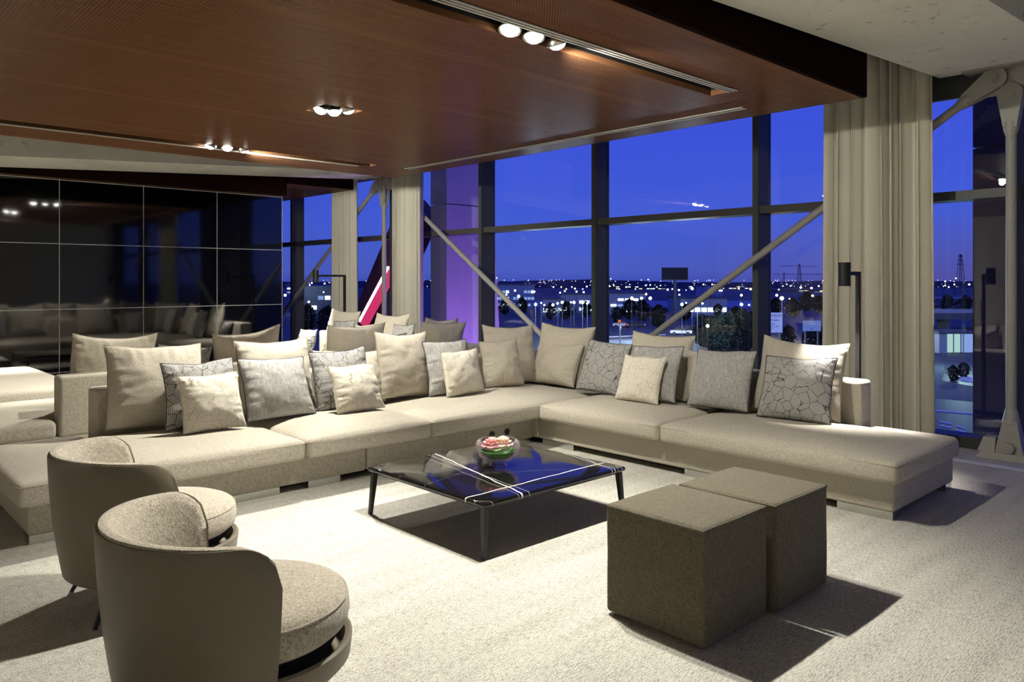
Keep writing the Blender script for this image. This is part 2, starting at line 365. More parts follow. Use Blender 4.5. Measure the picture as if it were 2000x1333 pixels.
# linear air diffusers (parts: frame, slats)
def diffuser(label, x0, x1, y0, y1, n, along):
    r = thing('air_diffuser', label, 'air diffuser', ((x0+x1)/2, (y0+y1)/2, CZ)); cx_, cy_ = (x0+x1)/2, (y0+y1)/2
    hx, hy = (x1-x0)/2, (y1-y0)/2
    MB().box(-hx, hx, -hy, hy, -0.004, 0.001).build('backing', M['slot_dark'], r, False)
    for k in range(n):
        b = MB()
        if along == 'x': w = 2*hy/(2*n-1); y = -hy+2*k*w; b.box(-hx, hx, y, y+w, -0.010, -0.004)
        else: w = 2*hx/(2*n-1); x = -hx+2*k*w; b.box(x, x+w, -hy, hy, -0.010, -0.004)
        b.build('slat', M['diffuser'], r, False)
    return r
diffuser('long grey striped air diffuser beside the nearer ceiling lamp slot', -1.5, 5.08, 2.985, 3.060, 3, 'x')
diffuser('long thin pale diffuser along the window edge of the timber ceiling', 5.59, 5.67, 3.25, 7.92, 2, 'y')
diffuser('pale air diffuser strip beside the farther ceiling lamp slot at left', -1.5, 5.05, 8.10, 8.15, 2, 'x')

# ------------------------------------------------------------------ ceiling lamps
def spotlight(name, loc, aim, power, size, blend=0.5, rad=0.03, col=SPOT_W, parent=None):
    l = bpy.data.lights.new(name, 'SPOT'); l.energy = power; l.spot_size = math.radians(size); l.spot_blend = blend; l.shadow_soft_size = rad; l.color = col
    o = bpy.data.objects.new(name, l); COL.objects.link(o)
    d = Vector(aim)-Vector(loc); q = d.to_track_quat('-Z', 'Y')
    if parent is not None:
        o.parent = parent; o.location = Vector(loc)-parent.location
    else: o.location = loc
    o.rotation_euler = q.to_euler(); return o
def fixture(label, c, heads, housing=None):
    r = thing('recessed_spotlight', label, 'ceiling light', c)
    MB().box(*housing).build('housing', M['slot_dark'], r, False)
    for (x, y, aim, pw, sz) in heads:
        d = (Vector(aim)-Vector((c[0]+x, c[1]+y, c[2]))).normalized(); e = Vector((d.x, d.y, 0)); e = e*min(1, .42/max(e.length, 1e-6)); q = Vector((e.x, e.y, -1)).normalized().to_track_quat('-Z', 'Y'); d = (d+Vector((0, 0, -.8))).normalized()
        b = MB(); b.lathe([(.060,0.0),(.066,.004),(.066,.03),(.045,.075),(.02,.085),(.02,.02),(.050,.004)], 28, closed=True)
        o = b.build('lamp', M['reflector'], r); o.rotation_mode = 'QUATERNION'; o.rotation_quaternion = q; o.location = (x, y, 0.0)
        ln = MB().lathe([(.001,-.026),(.018,-.024),(.034,-.017),(.046,-.004),(.050,.008)], 28, cap0=True, cap1=False).build('lens', M['lens'], o)
        spotlight('spot', Vector((c[0]+x, c[1]+y, c[2]))+d*0.045, aim, pw*SPOT, sz, 0.6, 0.03, SPOT_W, r)
    return r
LZ = CZ-0.004
fixture('three white spotlights in the nearer ceiling slot above the ottomans', (3.13, 3.15, LZ),
        [(-.19, 0, (2.1, 2.6, 0), 360, 105), (0, 0, (2.5, 2.5, 0), 360, 105), (.20, 0, (6.6, 3.3, .9), 190, 112)], (-.4, .4, -.06, .06, .10, .13))
fixture('three white spotlights in the square recess in the middle of the timber ceiling', (3.27, 5.63, LZ),
        [(-.09, .07, (1.6, 5.6, .4), 330, 90), (.04, .06, (3.2, 5.2, .4), 330, 95), (.09, -.08, (5.3, 6.0, .4), 190, 95)], (-.16, .16, -.14, .14, .10, .13))
fixture('three white spotlights in the farther ceiling slot near the concrete beam', (3.38, 8.01, LZ),
        [(-.19, 0, (1.7, 9.2, .4), 900, 74), (0, 0, (3.2, 7.4, .4), 400, 95), (.19, 0, (7.3, 10.2, .6), 480, 100)], (-.4, .4, -.06, .06, .10, .13))

fixture('unseen fill spotlights added behind the viewer, washing the walls for bounce light', (-1.2, -1.2, ROOF-.02), [(-.19, 0, (-3.3, -1.4, 1.2), 170, 100), (0, 0, (-1.0, -2.9, 1.3), 200, 110), (.19, 0, (1.5, -2.9, 1.3), 170, 100)], (-.4, .4, -.06, .06, .10, .13))  # added lamps out of view; light off the walls fills the room
fixture('unseen fill spotlights added right of the viewer, bouncing light off the floor', (5.4, -0.5, ROOF-.02), [(-.19, 0, (5.0, -.4, 0), 450, 42), (.19, 0, (5.9, -.6, 0), 450, 42)], (-.4, .4, -.06, .06, .10, .13))  # added out of view; floor bounce lifts the beam, curtain and post
fixture('unseen fill spotlights added at the left end of the lounge, washing the wall', (-2.0, 5.6, LZ), [(-.09, .07, (-3.4, 4.0, 1.4), 200, 110), (.04, .06, (-3.4, 7.0, 1.4), 200, 110)], (-.16, .16, -.14, .14, .10, .13))  # added out of view as more fill from the left wall
# ------------------------------------------------------------------ window wall
GX = 7.85
MUL = [-2.85, -0.5, 1.84, 4.27, 6.57, 8.83, 11.2, 14.85, 17.3]
for k in range(len(MUL)-1):
    r = struct_root('window_%d' % (k+1)); a, b = MUL[k]+.033, MUL[k+1]-.033
    MB().box(7.62, 7.90, MUL[k]-.033, MUL[k]+.033, 0.0, 3.42).build('mullion', M['frame'], r, False)
    MB().box(7.66, 7.90, a, b, 2.225, 2.305).build('transom', M['frame'], r, False)
    MB().box(7.62, 7.90, a, b, 3.36, 3.42).build('head_rail', M['frame'], r, False)
    MB().box(7.66, 7.90, a, b, 0.0, 0.10).build('sill', M['frame'], r, False)
    MB().box(GX, GX+.012, a, b, 0.10, 2.225).build('lower_pane', M['glass'], r, False)
    MB().box(GX, GX+.012, a, b, 2.305, 3.36).build('upper_pane', M['glass'], r, False)
r = struct_root('window_%d' % len(MUL))
MB().box(7.62, 7.90, MUL[-1]-.033, MUL[-1]+.033, 0.0, 3.42).build('mullion', M['frame'], r, False)
tag(MB().box(7.58, 7.615, Y0, 2.95, 3.125, ROOF).build('trim_10', M['frame'], smooth=False), kind='structure')
tag(MB().box(7.60, 7.98, Y0, Y1, 3.42, ROOF).build('wall_right', M['dark'], smooth=False), kind='structure')

# ------------------------------------------------------------------ curtains
def curtain(y0, y1, x, seed, label, ztop=3.86):
    rnd = random.Random(seed); npl = int((y1-y0)/0.105); n = npl*10; b = MB(); zs = [0.015, .12, .24, .26, .6, 1.1, 1.7, 2.3, 2.9, 3.4, ztop]
    ph = [rnd.uniform(-.7, .7) for _ in range(npl+2)]; am = [rnd.uniform(.45, 1.1) for _ in range(npl+2)]
    r = thing('curtain', label, 'curtain', (x, (y0+y1)/2, 0), 0, None); vs = []
    for zi, z in enumerate(zs):
        k = 1-z/ztop; fl = 1+.06*k
        for i in range(n+1):
            s = i/n*npl; j = int(s); f = s-j
            A = .080*((1-f)*am[j]+f*am[j+1]); p = (1-f)*ph[j]+f*ph[j+1]
            w = 2*PI*s+1.5*math.sin(1.07*s+seed)+.8*math.sin(2.3*s+2*seed)+p+0.35*k*math.sin(3.1*s+seed)+.5*math.sin(2*PI*s+p)
            xx = A*math.sin(w)*(1-.15*k)+.012*k*math.sin(1.3*s+seed); yy = ((i/n-.5)*(y1-y0)+.016*math.sin(2*w))*fl
            vs.append((xx, yy, z))
    N = n+1; fs = [(a*N+i, a*N+i+1, (a+1)*N+i+1, (a+1)*N+i) for a in range(len(zs)-1) for i in range(n)]
    b.add(vs, fs); o = b.build('curtain_cloth', M['curtain'], r, True, 180)
    md = o.modifiers.new('thickness', 'SOLIDIFY'); md.thickness = .004; md.offset = 0
    MB().box(-.02, .02, -(y1-y0)/2-.05, (y1-y0)/2+.05, ztop, ztop+.035).build('curtain_track', M['black_metal'], r, False)
    return r
curtain(2.415, 3.34, 7.34, 3, 'wide grey-beige curtain at right behind the black reading lamp')
curtain(11.92, 12.66, 7.34, 8, 'far left grey-beige curtain, beyond the distant steel post')
curtain(9.92, 10.70, 7.34, 5, 'grey-beige curtain between the distant steel post and the purple-lit column')

# ------------------------------------------------------------------ steel posts and braces
def fork(mb, p, d, L=0.34, w0=.050, w1=.095, th=.05):
    """cast clevis end: round eye at p, tapering to the rod along direction d (in the plane X = const)"""
    d = Vector(d).normalized(); s = Vector((1,0,0)).cross(d).normalized(); n = Vector((1,0,0))
    for off in (-th*1.0, th*0.35):
        prof = []
        for k in range(13):
            a = PI/2+PI*k/12; prof.append(Vector(p)+(-d*(-math.cos(a)) if False else d*(math.cos(a)*w1))+s*(math.sin(a)*w1))
        prof.append(Vector(p)+d*(L*.80)-s*w0); prof.append(Vector(p)+d*(L*.80)+s*w0)
        q0 = [v+n*off for v in prof]; q1 = [v+n*(off+th*.65) for v in prof]; mb.hexa(q0, q1)
    mb.tube([Vector(p)+d*(L*.68), Vector(p)+d*(L*.86), Vector(p)+d*(L*1.0)], [.062, .058, .042], 16)
    return mb
def pin(mb, p):
    mb.tube([Vector(p)-Vector((.062,0,0)), Vector(p)+Vector((.062,0,0))], .046, 20); mb.tube([Vector(p)-Vector((.075,0,0)), Vector(p)-Vector((.05,0,0))], .030, 20)
    mb.tube([Vector(p)-Vector((.080,0,0)), Vector(p)-Vector((.07,0,0))], .012, 10); return mb
def post(y, label, braces):
    r = thing('steel_post', label, 'steel post', (7.48, y, 0)); m = M['steel_paint']
    MB().tube([(0,0,.30),(0,0,2.75)], .040, 20).build('rod', m, r)
    f = MB(); fork(f, (0,0,3.06), (0,0,-1)); f.build('upper_clevis', m, r); pin(MB(), (0,0,3.06)).build('pin', m, r)
    f = MB(); f.tube([(0,0,.42),(0,0,.34),(0,0,.30)], [.044,.062,.068], 16)
    f.hexa([(-.075,-.105,.05),(.075,-.105,.05),(.075,.105,.05),(-.075,.105,.05)], [(-.05,-.05,.32),(.05,-.05,.32),(.05,.05,.32),(-.05,.05,.32)]); f.build('lower_clevis', m, r)
    MB().tube([(-.10,0,.10),(.10,0,.10)], .045, 20).build('pin', m, r)
    f = MB(); f.hexa([(-.12,-.15,0),(.12,-.15,0),(.12,.24,0),(-.12,.24,0)], [(-.09,-.11,.05),(.09,-.11,.05),(.09,.20,.05),(-.09,.20,.05)])
    f.hexa([(-.09,.10,.05),(.09,.10,.05),(.09,.23,.05),(-.09,.23,.05)], [(-.06,.10,.17),(.06,.10,.17),(.06,.19,.17),(-.06,.19,.17)]); f.build('base_plate', m, r)
    f = MB(); f.box(-.015, .015, -.20, .20, 3.07, 3.30); f.box(-.13, .13, -.34, .34, 3.285, 3.315); f.build('gusset_plate', m, r)
    return r
def brace(y, sgn, y_end, label):
    p0 = Vector((7.48, y+sgn*.115, 3.215)); d = Vector((0, sgn, -0.664)).normalized(); L = (y_end-p0.y)/d.y
    r = thing('diagonal_brace', label, 'steel brace', p0); m = M['steel_paint']
    f = MB(); fork(f, (0,0,0), d); f.build('clevis', m, r); pin(MB(), (0,0,0)).build('pin', m, r)
    MB().tube([d*.30, d*L], .038, 18).build('rod', m, r); return r
post(1.84, 'grey steel post with pinned clevis ends, standing at the right edge by the window', 0)
post(11.195, 'grey steel post far off between the two farther curtains', 0)
brace(1.84, 1, 6.45, 'grey diagonal brace rising right towards the wide curtain, across the window panes')
brace(1.84, -1, -0.3, 'stub of grey diagonal brace at the upper right corner of the picture')
brace(11.195, -1, 6.65, 'grey diagonal brace falling right, in front of the purple-lit column')
brace(11.195, 1, 15.9, 'grey diagonal brace falling left, behind the farther black reading lamp')

# ------------------------------------------------------------------ sofas
def fuzz(p, a=.004, s=5.0, o=0): return noise.noise(Vector((p[0]*s+o, p[1]*s, p[2]*s)))*a
def sofa(label, my, loc_y, so):
    """corner sofa; my maps a model y to the real y, so the far sofa is the mirror of the near one"""
    oy = loc_y; ox = 5.5
    r = thing('corner_sofa', label, 'sofa', (ox, oy, 0)); m = M['sofa']
    def box(mb, x0, x1, y0, y1, z0, z1, rad, seg, fn=None):
        a, b = sorted((my(y0), my(y1))); return mb.rbox(x0-ox, x1-ox, a-oy, b-oy, z0, z1, rad, seg, fn)
    def cush(name, x0, x1, y0, y1, z0=.250, z1=.385, crown=.052, ext=None):
        mb = MB(); a, b = sorted((my(y0), my(y1)))
        def fn(p, u, v, w):
            gx = (p.x+ox-x0)/(x1-x0)*2-1; gy = (p.y+oy-a)/(b-a)*2-1
            k = max(0, 1-gx**4)*max(0, 1-gy**4)
            q = Vector(p)
            if w > 0: q.z += w*crown*k+fuzz(p, .006, 3.2, so)*w
            else: q.z += 0
            side = max(0, 1-w*w)*.012
            if abs(u) > .97: q.x += math.copysign(side*(1-abs(gy)**6), u)
            if abs(v) > .94: q.y += math.copysign(side*(1-abs(gx)**6), v)
            return q
        box(mb, x0, x1, y0, y1, z0, z1, .035, (22, 22, 4), fn)
        if ext:
            def fe(p, u, v, w):
                q = Vector(p); gx = (p.x+ox-x0)/(x1-x0)*2-1; gy = (p.y+oy-a)/(b-a)*2-1
                k = max(0, 1-min(1, abs(gx))**4)*max(0, 1-min(1, abs(gy))**4)
                if w > 0: q.z += w*(.002+.026*(1-max(abs(u), abs(v))**4)) if False else w*max(crown*k, .014*(1-max(abs(u), abs(v))**6))
                return q
            box(mb, *ext, z0, z1-.002, .035, (10, 10, 4), fe)
        o = mb.build(name, m, r)
        z = z1-.022; pts = []; q = .030; e = -.001
        for (cx2, cy2, a0) in ((x1-ox-q, b-oy-q, 0), (x0-ox+q, b-oy-q, 90), (x0-ox+q, a-oy+q, 180), (x1-ox-q, a-oy+q, 270)):
            for k in range(5): w = math.radians(a0+22.5*k); pts.append((cx2+math.cos(w)*(q+e), cy2+math.sin(w)*(q+e), z))
        MB().tube(pts, .0042, 6, closed=True).build('piping', M['pipe_beige'], o)
        return o
    cush('seat_cushion', .90, 2.62, 4.88, 5.93, ext=(.90, 1.535, 5.70, 6.16))
    cush('seat_cushion', 2.635, 3.715, 4.88, 5.93)
    cush('seat_cushion', 3.73, 5.90, 4.88, 5.93)
    cush('seat_cushion', 4.89, 5.90, 3.57, 4.865)
    cush('seat_cushion', 4.89, 5.90, 1.80, 3.555, ext=(5.70, 6.05, 1.80, 2.41))
    for (x0, x1, y0, y1) in [(.98, 3.2, 5.03, 6.13), (3.205, 5.0, 5.03, 6.13), (5.0, 6.10, 4.98, 6.13), (5.0, 6.10, 1.86, 4.975)]:
        mb = MB(); box(mb, x0, x1, y0, y1, .052, .252, .018, (8, 8, 2)); mb.build('base', m, r)
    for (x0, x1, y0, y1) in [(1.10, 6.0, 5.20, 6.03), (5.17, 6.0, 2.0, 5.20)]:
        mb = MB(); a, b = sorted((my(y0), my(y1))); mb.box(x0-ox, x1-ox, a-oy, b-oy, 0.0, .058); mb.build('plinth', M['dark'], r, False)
    if so == 0:
        for gx in (4.48, 4.66): MB().tube([(gx-ox, 5.032-oy, .150), (gx-ox, 5.024-oy, .150)], .030, 20).build('grommet', M['black_metal'], r)
    mb = MB(); box(mb, 1.56, 6.10, 5.93, 6.13, .245, .735, .030, (16, 2, 6)); mb.build('backrest', m, r)
    mb = MB(); box(mb, 5.90, 6.10, 2.43, 5.925, .245, .735, .030, (2, 16, 6)); mb.build('backrest', m, r)
    for (x0, x1, y0, y1) in [(.985, 1.22, 5.04, 5.16), (2.15, 2.50, 5.04, 5.16), (2.72, 2.98, 5.04, 5.16), (4.55, 4.97, 5.04, 5.16), (5.01, 5.12, 4.55, 4.93), (5.01, 5.12, 3.05, 3.40), (5.01, 5.12, 1.87, 2.22),
                             (.985, 1.10, 5.95, 6.12), (5.97, 6.09, 1.87, 2.0), (5.97, 6.09, 5.9, 6.1)]:
        mb = MB(); a, b = sorted((my(y0), my(y1))); mb.box(x0-ox, x1-ox, a-oy, b-oy, 0.0, .052); mb.build('foot', M['chrome'], r, False)
    return r
SFC = 6.52
sofa('large light beige corner sofa facing the marble table and the ottomans', lambda y: y, 5.0, 0)
sofa('farther beige corner sofa back to back with the near one, facing the black glass wall', lambda y: 2*SFC-y, 8.0, 9)
def seam_lines(): pass
# chaise at far left
r = thing('chaise_longue', 'bright lit beige chaise at the far left before the black glass wall', 'sofa', (1.1, 10.2, 0))
def cf(p, u, v, w):
    q = Vector(p)
    if w > 0: q.z += w*.05*max(0, 1-u**4)*max(0, 1-v**4)
    return q
MB().rbox(-1.2, 1.15, -1.25, 1.25, .255, .40, .045, (14, 14, 3), cf).build('seat_cushion', M['sofa'], r)
MB().rbox(-1.15, 1.08, -1.18, 1.18, .05, .255, .02, (6, 6, 2)).build('base', M['sofa'], r)
for sx in (-1.05, .93):
    for sy in (-1.1, 1.0): MB().box(sx, sx+.12, sy, sy+.12, 0, .05).build('foot', M['chrome'], r, False)

# ------------------------------------------------------------------ pillows
KIND = {'big': (.112, None), 'med': (.105, None), 'pat': (.082, 'pipe_dark'), 'weave': (.090, 'pipe_dark'), 'cream': (.076, 'pipe_cream')}
def pillow(kind, x, y, yaw, lean, w, h, roll, label, group, seed, zb=.445, sag=None):
    T, pipe = KIND[kind]; n = 36; rnd = random.Random(seed); so = seed*3.7
    sg = (.062 if kind in ('big', 'med') else .036)+rnd.uniform(-.01, .02) if sag is None else sag
    tilt = rnd.uniform(-.02, .02)
    def outline(a, b):                                  # a, b in [-1, 1]
        v = (b+1)/2
        X = w/2*a*(1-.062*(1-b*b))*(1+.03*(1-v)); Y = h/2+h/2*b
        Y -= sg*h*(1-a*a)*v**4; Y += .012*h*(1-a*a)*(1-v)**6
        Y += tilt*h*a*v
        X += .010*noise.noise(Vector((b*1.7, so, .3)))*abs(a); Y += .012*noise.noise(Vector((a*1.7, so+9, .3)))*v
        return X, Y
    vs = []; uv = []; idx = {}
    for side in (1, -1):
        for i in range(n+1):
            for j in range(n+1):
                a = math.sin((2*i/n-1)*PI/2)*.35+(2*i/n-1)*.65; b = math.sin((2*j/n-1)*PI/2)*.35+(2*j/n-1)*.65
                rim = i in (0, n) or j in (0, n)
                if rim and side == -1: idx[(side, i, j)] = idx[(1, i, j)]; continue
                X, Y = outline(a, b); v = (b+1)/2
                e = max(0, (1-a*a)*(1-b*b)); t = T*e**.54*(1.0+.25*(1-v)*(1-v)) if e > 0 else 0
                ed = max(abs(a), abs(b))
                if not rim:
                    q = Vector((a*2.3+so, b*2.3, side*5)); t += T*.10*noise.noise(q)*min(1, e*4)
                    s = (b if abs(a) > abs(b) else a)
                    pl = noise.noise(Vector((s*9+so*2, side*3+(0 if abs(a) > abs(b) else 7), ed*1.2)))
                    t += T*.20*pl*max(0, (ed-.45)/.55)*min(1, (1-ed)*9)
                    fold = noise.noise(Vector((a*3.1+b*1.2+so, b*4.2-a+so, 2.2))); t -= T*.10*max(0, .25-abs(fold))*4*min(1, e*3)*(.35 if kind in ('big', 'med') else .35)
                idx[(side, i, j)] = len(vs); vs.append((X, Y, side*max(t, .002 if not rim else 0))); uv.append(((a+1)/2*w/.5+so*.37, (b+1)/2*h/.5+so*.21))
    fs = []
    for side in (1, -1):
        for i in range(n):
            for j in range(n):
                q = [idx[(side, i, j)], idx[(side, i+1, j)], idx[(side, i+1, j+1)], idx[(side, i, j+1)]]; fs.append(q if side == 1 else q[::-1])
    mb = MB(); mb.add(vs, fs); o = mb.build('pillow', M[kind], None, True, 80, uv)
    ring = [outline(*(lambda i: (math.sin((2*i/n-1)*PI/2)*.35+(2*i/n-1)*.65, -1))(k)) for k in range(n)]
    ring += [outline(1, (math.sin((2*k/n-1)*PI/2)*.35+(2*k/n-1)*.65)) for k in range(n)]
    ring += [outline(-(math.sin((2*k/n-1)*PI/2)*.35+(2*k/n-1)*.65), 1) for k in range(n)]
    ring += [outline(-1, -(math.sin((2*k/n-1)*PI/2)*.35+(2*k/n-1)*.65)) for k in range(n)]
    MB().tube([(p[0], p[1], 0) for p in ring], .0040 if pipe else .0034, 6, closed=True).build('piping', M[pipe or 'pipe_beige'], o)
    a = math.radians(yaw); nv = Vector((math.cos(a), math.sin(a), 0)); zv = Vector((0, 0, 1)); rv = zv.cross(nv)
    ln = math.radians(lean); up = zv*math.cos(ln)-nv*math.sin(ln); ro = math.radians(roll)
    rr = rv*math.cos(ro)+up*math.sin(ro); uu = up*math.cos(ro)-rv*math.sin(ro); nn = rr.cross(uu)
    o.matrix_world = Matrix(((rr.x, uu.x, nn.x, x), (rr.y, uu.y, nn.y, y), (rr.z, uu.z, nn.z, zb), (0, 0, 0, 1)))
    return tag(o, label, 'pillow', group)
G1, G2, G3 = 'pillows on the near sofa, left run', 'pillows on the near sofa, window run', 'pillows on the farther sofa'
PIL = [
 ('big', 1.936, 5.793, -91.6, 16.9, .677, .613, -2.6, 'large plain beige pillow at the left end of the near sofa backrest', G1),
 ('pat', 2.184, 5.562, -90.5, 19.1, .526, .495, -.5, 'grey cracked-pattern pillow partly behind the leftmost small cream pillow', G1),
 ('cream', 2.195, 5.390, -86.1, 20.3, .446, .407, -.9, 'small cream patterned pillow, leftmost of the small cream ones', G1),
 ('weave', 2.763, 5.519, -89.5, 24.4, .548, .487, -.2, 'plain grey slub pillow with dark piping, left of the second small cream pillow', G1),
 ('big', 2.86, 5.765, -86, 14, .660, .600, -1.5, 'large plain cream pillow behind the plain grey slub pillow of the left run', G1),
 ('pat', 3.377, 5.597, -92.8, 17.7, .524, .494, 1.8, 'grey cracked-pattern pillow partly behind the second small cream pillow from left', G1),
 ('cream', 3.375, 5.375, -87.5, 23.2, .445, .390, .2, 'small cream patterned pillow, second of the small cream ones from left', G1),
 ('big', 3.57, 5.765, -91.2, 17, .575, .463, -4, 'lower beige pillow mostly hidden behind the second grey cracked-pattern pillow', G1),
 ('big', 4.075, 5.735, -88.6, 12, .578, .600, -1.8, 'tall wrinkled beige pillow bright on top, standing alone mid left run', G1),
 ('weave', 4.500, 5.599, -93.8, 14.6, .502, .506, .3, 'grey pillow with dark piping leaning behind the third small cream pillow', G1),
 ('cream', 4.563, 5.484, -89.0, 12.1, .449, .411, 2.1, 'small cream patterned pillow, third from left, nearest the sofa corner', G1),
 ('big', 5.462, 5.815, -109.8, 16.4, .585, .615, -2.1, 'large beige pillow left of the sofa inner corner, window brace above it', G1),
 ('med', 5.181, 5.629, -116.1, 15.2, .402, .476, 3.9, 'medium beige pillow in front of the large one left of the sofa corner', G1),
 ('big', 5.745, 5.440, 196.5, 14.6, .622, .612, -4.6, 'large beige pillow right of the sofa inner corner', G2),
 ('med', 5.636, 5.395, 183.6, 21.5, .524, .465, -1.5, 'medium beige pillow in front of the large one right of the sofa corner', G2),
 ('pat', 5.546, 4.738, 183.4, 21.9, .503, .503, -2.3, 'grey cracked-pattern pillow left of the small cream pillow on the window run', G2),
 ('big', 5.728, 4.226, 186.1, 13.4, .647, .585, -3.1, 'large beige pillow behind the dark grey slub one on the window run', G2),
 ('weave', 5.500, 4.113, 181.5, 21.0, .534, .499, 1.5, 'darker grey slub pillow directly behind the small cream one on the window run', G2),
 ('cream', 5.374, 4.149, 181.4, 19.2, .441, .412, -.3, 'only small cream patterned pillow on the window run of the sofa', G2),
 ('big', 5.730, 3.640, 182.7, 14.0, .511, .455, 1.2, 'beige pillow almost hidden behind the grey slub pillow under the middle window mullion', G2),
 ('weave', 5.557, 3.462, 179.2, 20.0, .558, .505, .7, 'wide grey slub pillow with a slanting shadow, second from right on the window run', G2),
 ('big', 5.712, 2.876, 182.0, 19.0, .705, .620, -1.1, 'large pale pillow glaring white under the near reading lamp', G2),
 ('pat', 5.518, 2.788, 190.2, 22.0, .534, .503, -1.2, 'grey cracked-pattern pillow at the right end, before the glaring white pillow', G2),
 ('big', 2.025, 7.275, 88.9, 15.0, .673, .624, .9, 'leftmost large beige pillow of the farther sofa, seen from behind', G3),
 ('pat', 2.637, 7.395, 89.8, 16.7, .499, .477, 4.9, 'pale patterned pillow peeping over the backrest right of the leftmost large far pillow', G3),
 ('big', 3.260, 7.275, 88.6, 15.0, .661, .610, -5.3, 'second large beige pillow of the farther sofa, just below the edge of the black wall', G3),
 ('big', 4.437, 7.270, 86.2, 15.0, .681, .616, -1.2, 'wide beige pillow on the farther sofa below the far curtain and white-lit pillow', G3),
 ('big', 5.574, 7.290, 86.7, 15.4, .639, .593, 4.0, 'dark beige pillow on the farther sofa, front one before the purple-lit column', G3),
 ('big', 5.720, 7.560, 100.0, 15.3, .604, .621, 4.1, 'dark beige pillow, rear one of the pair before the purple-lit column', G3),
 ('weave', 5.10, 7.56, 92.0, 15.0, .40, .44, -3, 'small dark grey pillow with piping just above the tall wrinkled beige pillow', G3),
 ('big', 5.705, 9.752, 187.6, 14.4, .655, .652, -1.5, 'pillow glaring white under the farther reading lamp', G3),
 ('pat', 5.55, 9.442, 184.3, 15.8, .491, .512, 5.5, 'pale patterned pillow before the glaring white pillow of the farther sofa', G3),
 ('big', 5.705, 8.548, 187.1, 14.7, .656, .635, -.5, 'beige pillow on the farther sofa below the distant steel post', G3),
 ('pat', 5.52, 7.985, 181.2, 14.8, .433, .521, 1.3, 'small pale grey patterned pillow below the farther right-hand curtain', G3),
 ('cream', 5.60, 9.02, 182.0, 15.7, .42, .47, 2.0, 'small cream pillow on the farther sofa below the pink neon tube', G3),
 ('pat', 5.62, 10.55, 184.0, 16, .45, .33, 0, 'low pale pillow with piping at the end of the farther sofa, below the far brace', G3),
]
for i, (k, *a, lab, g) in enumerate(PIL): pillow(k, *a, lab, g, i+1)

# ------------------------------------------------------------------ coffee tables and bowl
def coffee_table(loc, label):
    r = thing('coffee_table', label, 'coffee table', loc); hx, hy = .605, .57
    o = MB().rbox(-hx, hx, -hy, hy, .276, .306, .014, (6, 6, 1)).build('table_top', M['marble'], r)
    fr = MB(); fr.box(-hx+.03, hx-.03, -hy+.03, hy-.03, .262, .277); fr.build('frame', M['black_metal'], r, False)
    for sx in (-1, 1):
        for sy in (-1, 1):
            x, y = sx*(hx-.035), sy*(hy-.035); b = MB()
            w = .017; top = [(x-w, y-w, .277), (x+w, y-w, .277), (x+w, y+w, .277), (x-w, y+w, .277)]
            x2, y2 = sx*(hx-.015), sy*(hy-.015); w = .011
            bot = [(x2-w, y2-w, 0), (x2+w, y2-w, 0), (x2+w, y2+w, 0), (x2-w, y2+w, 0)]
            b.hexa(bot, top); b.build('leg', M['black_metal'], r, False)
    return r
TBL = (3.305, 3.665, 0)
tb = coffee_table(TBL, 'low square black marble coffee table with white veins and slim black legs')
# veins are laid out in the room plan, so the top carries its own offset
for nd in M['marble'].node_tree.nodes: pass
r2 = copy_tree(tb); r2.location = (3.30, 9.45, 0); r2['label'] = 'second low black coffee table, mirrored in the black glass wall beyond the farther sofa'

BC = Vector((3.325, 3.675, .306))
outer = [(.048,0),(.056,.004),(.052,.012),(.040,.020),(.060,.028),(.095,.045),(.125,.075),(.140,.110),(.143,.135),(.135,.158),(.120,.168)]
inner = [(.112,.164),(.124,.150),(.128,.130),(.124,.105),(.108,.075),(.080,.050),(.045,.040),(.002,.038)]
bo = MB().lathe([(.002,0)]+outer+inner, 48, cap0=True, cap1=True).build('glass_bowl', M['bowl_glass']); bo.location = BC
tag(bo, 'clear footed glass bowl of flowers on the marble coffee table', 'bowl')
M['leaf'] = plain('green_leaf', (0.05, 0.26, 0.025), 0.45, 0, 0.4, 0.35, 40)
M['petal_pink'] = plain('pink_petal', (0.80, 0.36, 0.36), 0.7, 0, 0.2, 0.15, 60); M['petal_cream'] = plain('cream_petal', (0.85, 0.62, 0.47), 0.7, 0, 0.2, 0.12, 60)
lf = MB().lathe([(.030,.046),(.066,.052),(.096,.074),(.106,.088),(.110,.100),(.104,.101),(.090,.080),(.060,.060),(.030,.052)], 48, closed=True).build('leaf_wrap', M['leaf']); lf.location = BC
tag(lf, 'green leaf lining coiled inside the glass bowl', 'leaf')
for k in range(5):                                     # upright blades at the right of the bowl
    a = TH-PI/2+0.15*k-.1; b = MB(); c = Vector((math.cos(a)*.105, math.sin(a)*.105, .09)); tng = Vector((-math.sin(a), math.cos(a), 0))*.009
    e = Vector((math.cos(a)*.108, math.sin(a)*.108, .135-.008*abs(k-2)))
    b.add([c-tng, c+tng, e, c-tng*.9+Vector((math.cos(a),math.sin(a),0))*.002, c+tng*.9+Vector((math.cos(a),math.sin(a),0))*.002, e+Vector((0,0,.001))], [(0,1,2),(3,5,4),(0,2,5,3),(1,4,5,2),(0,3,4,1)])
    o = b.build('leaf_blade', M['leaf'], lf)
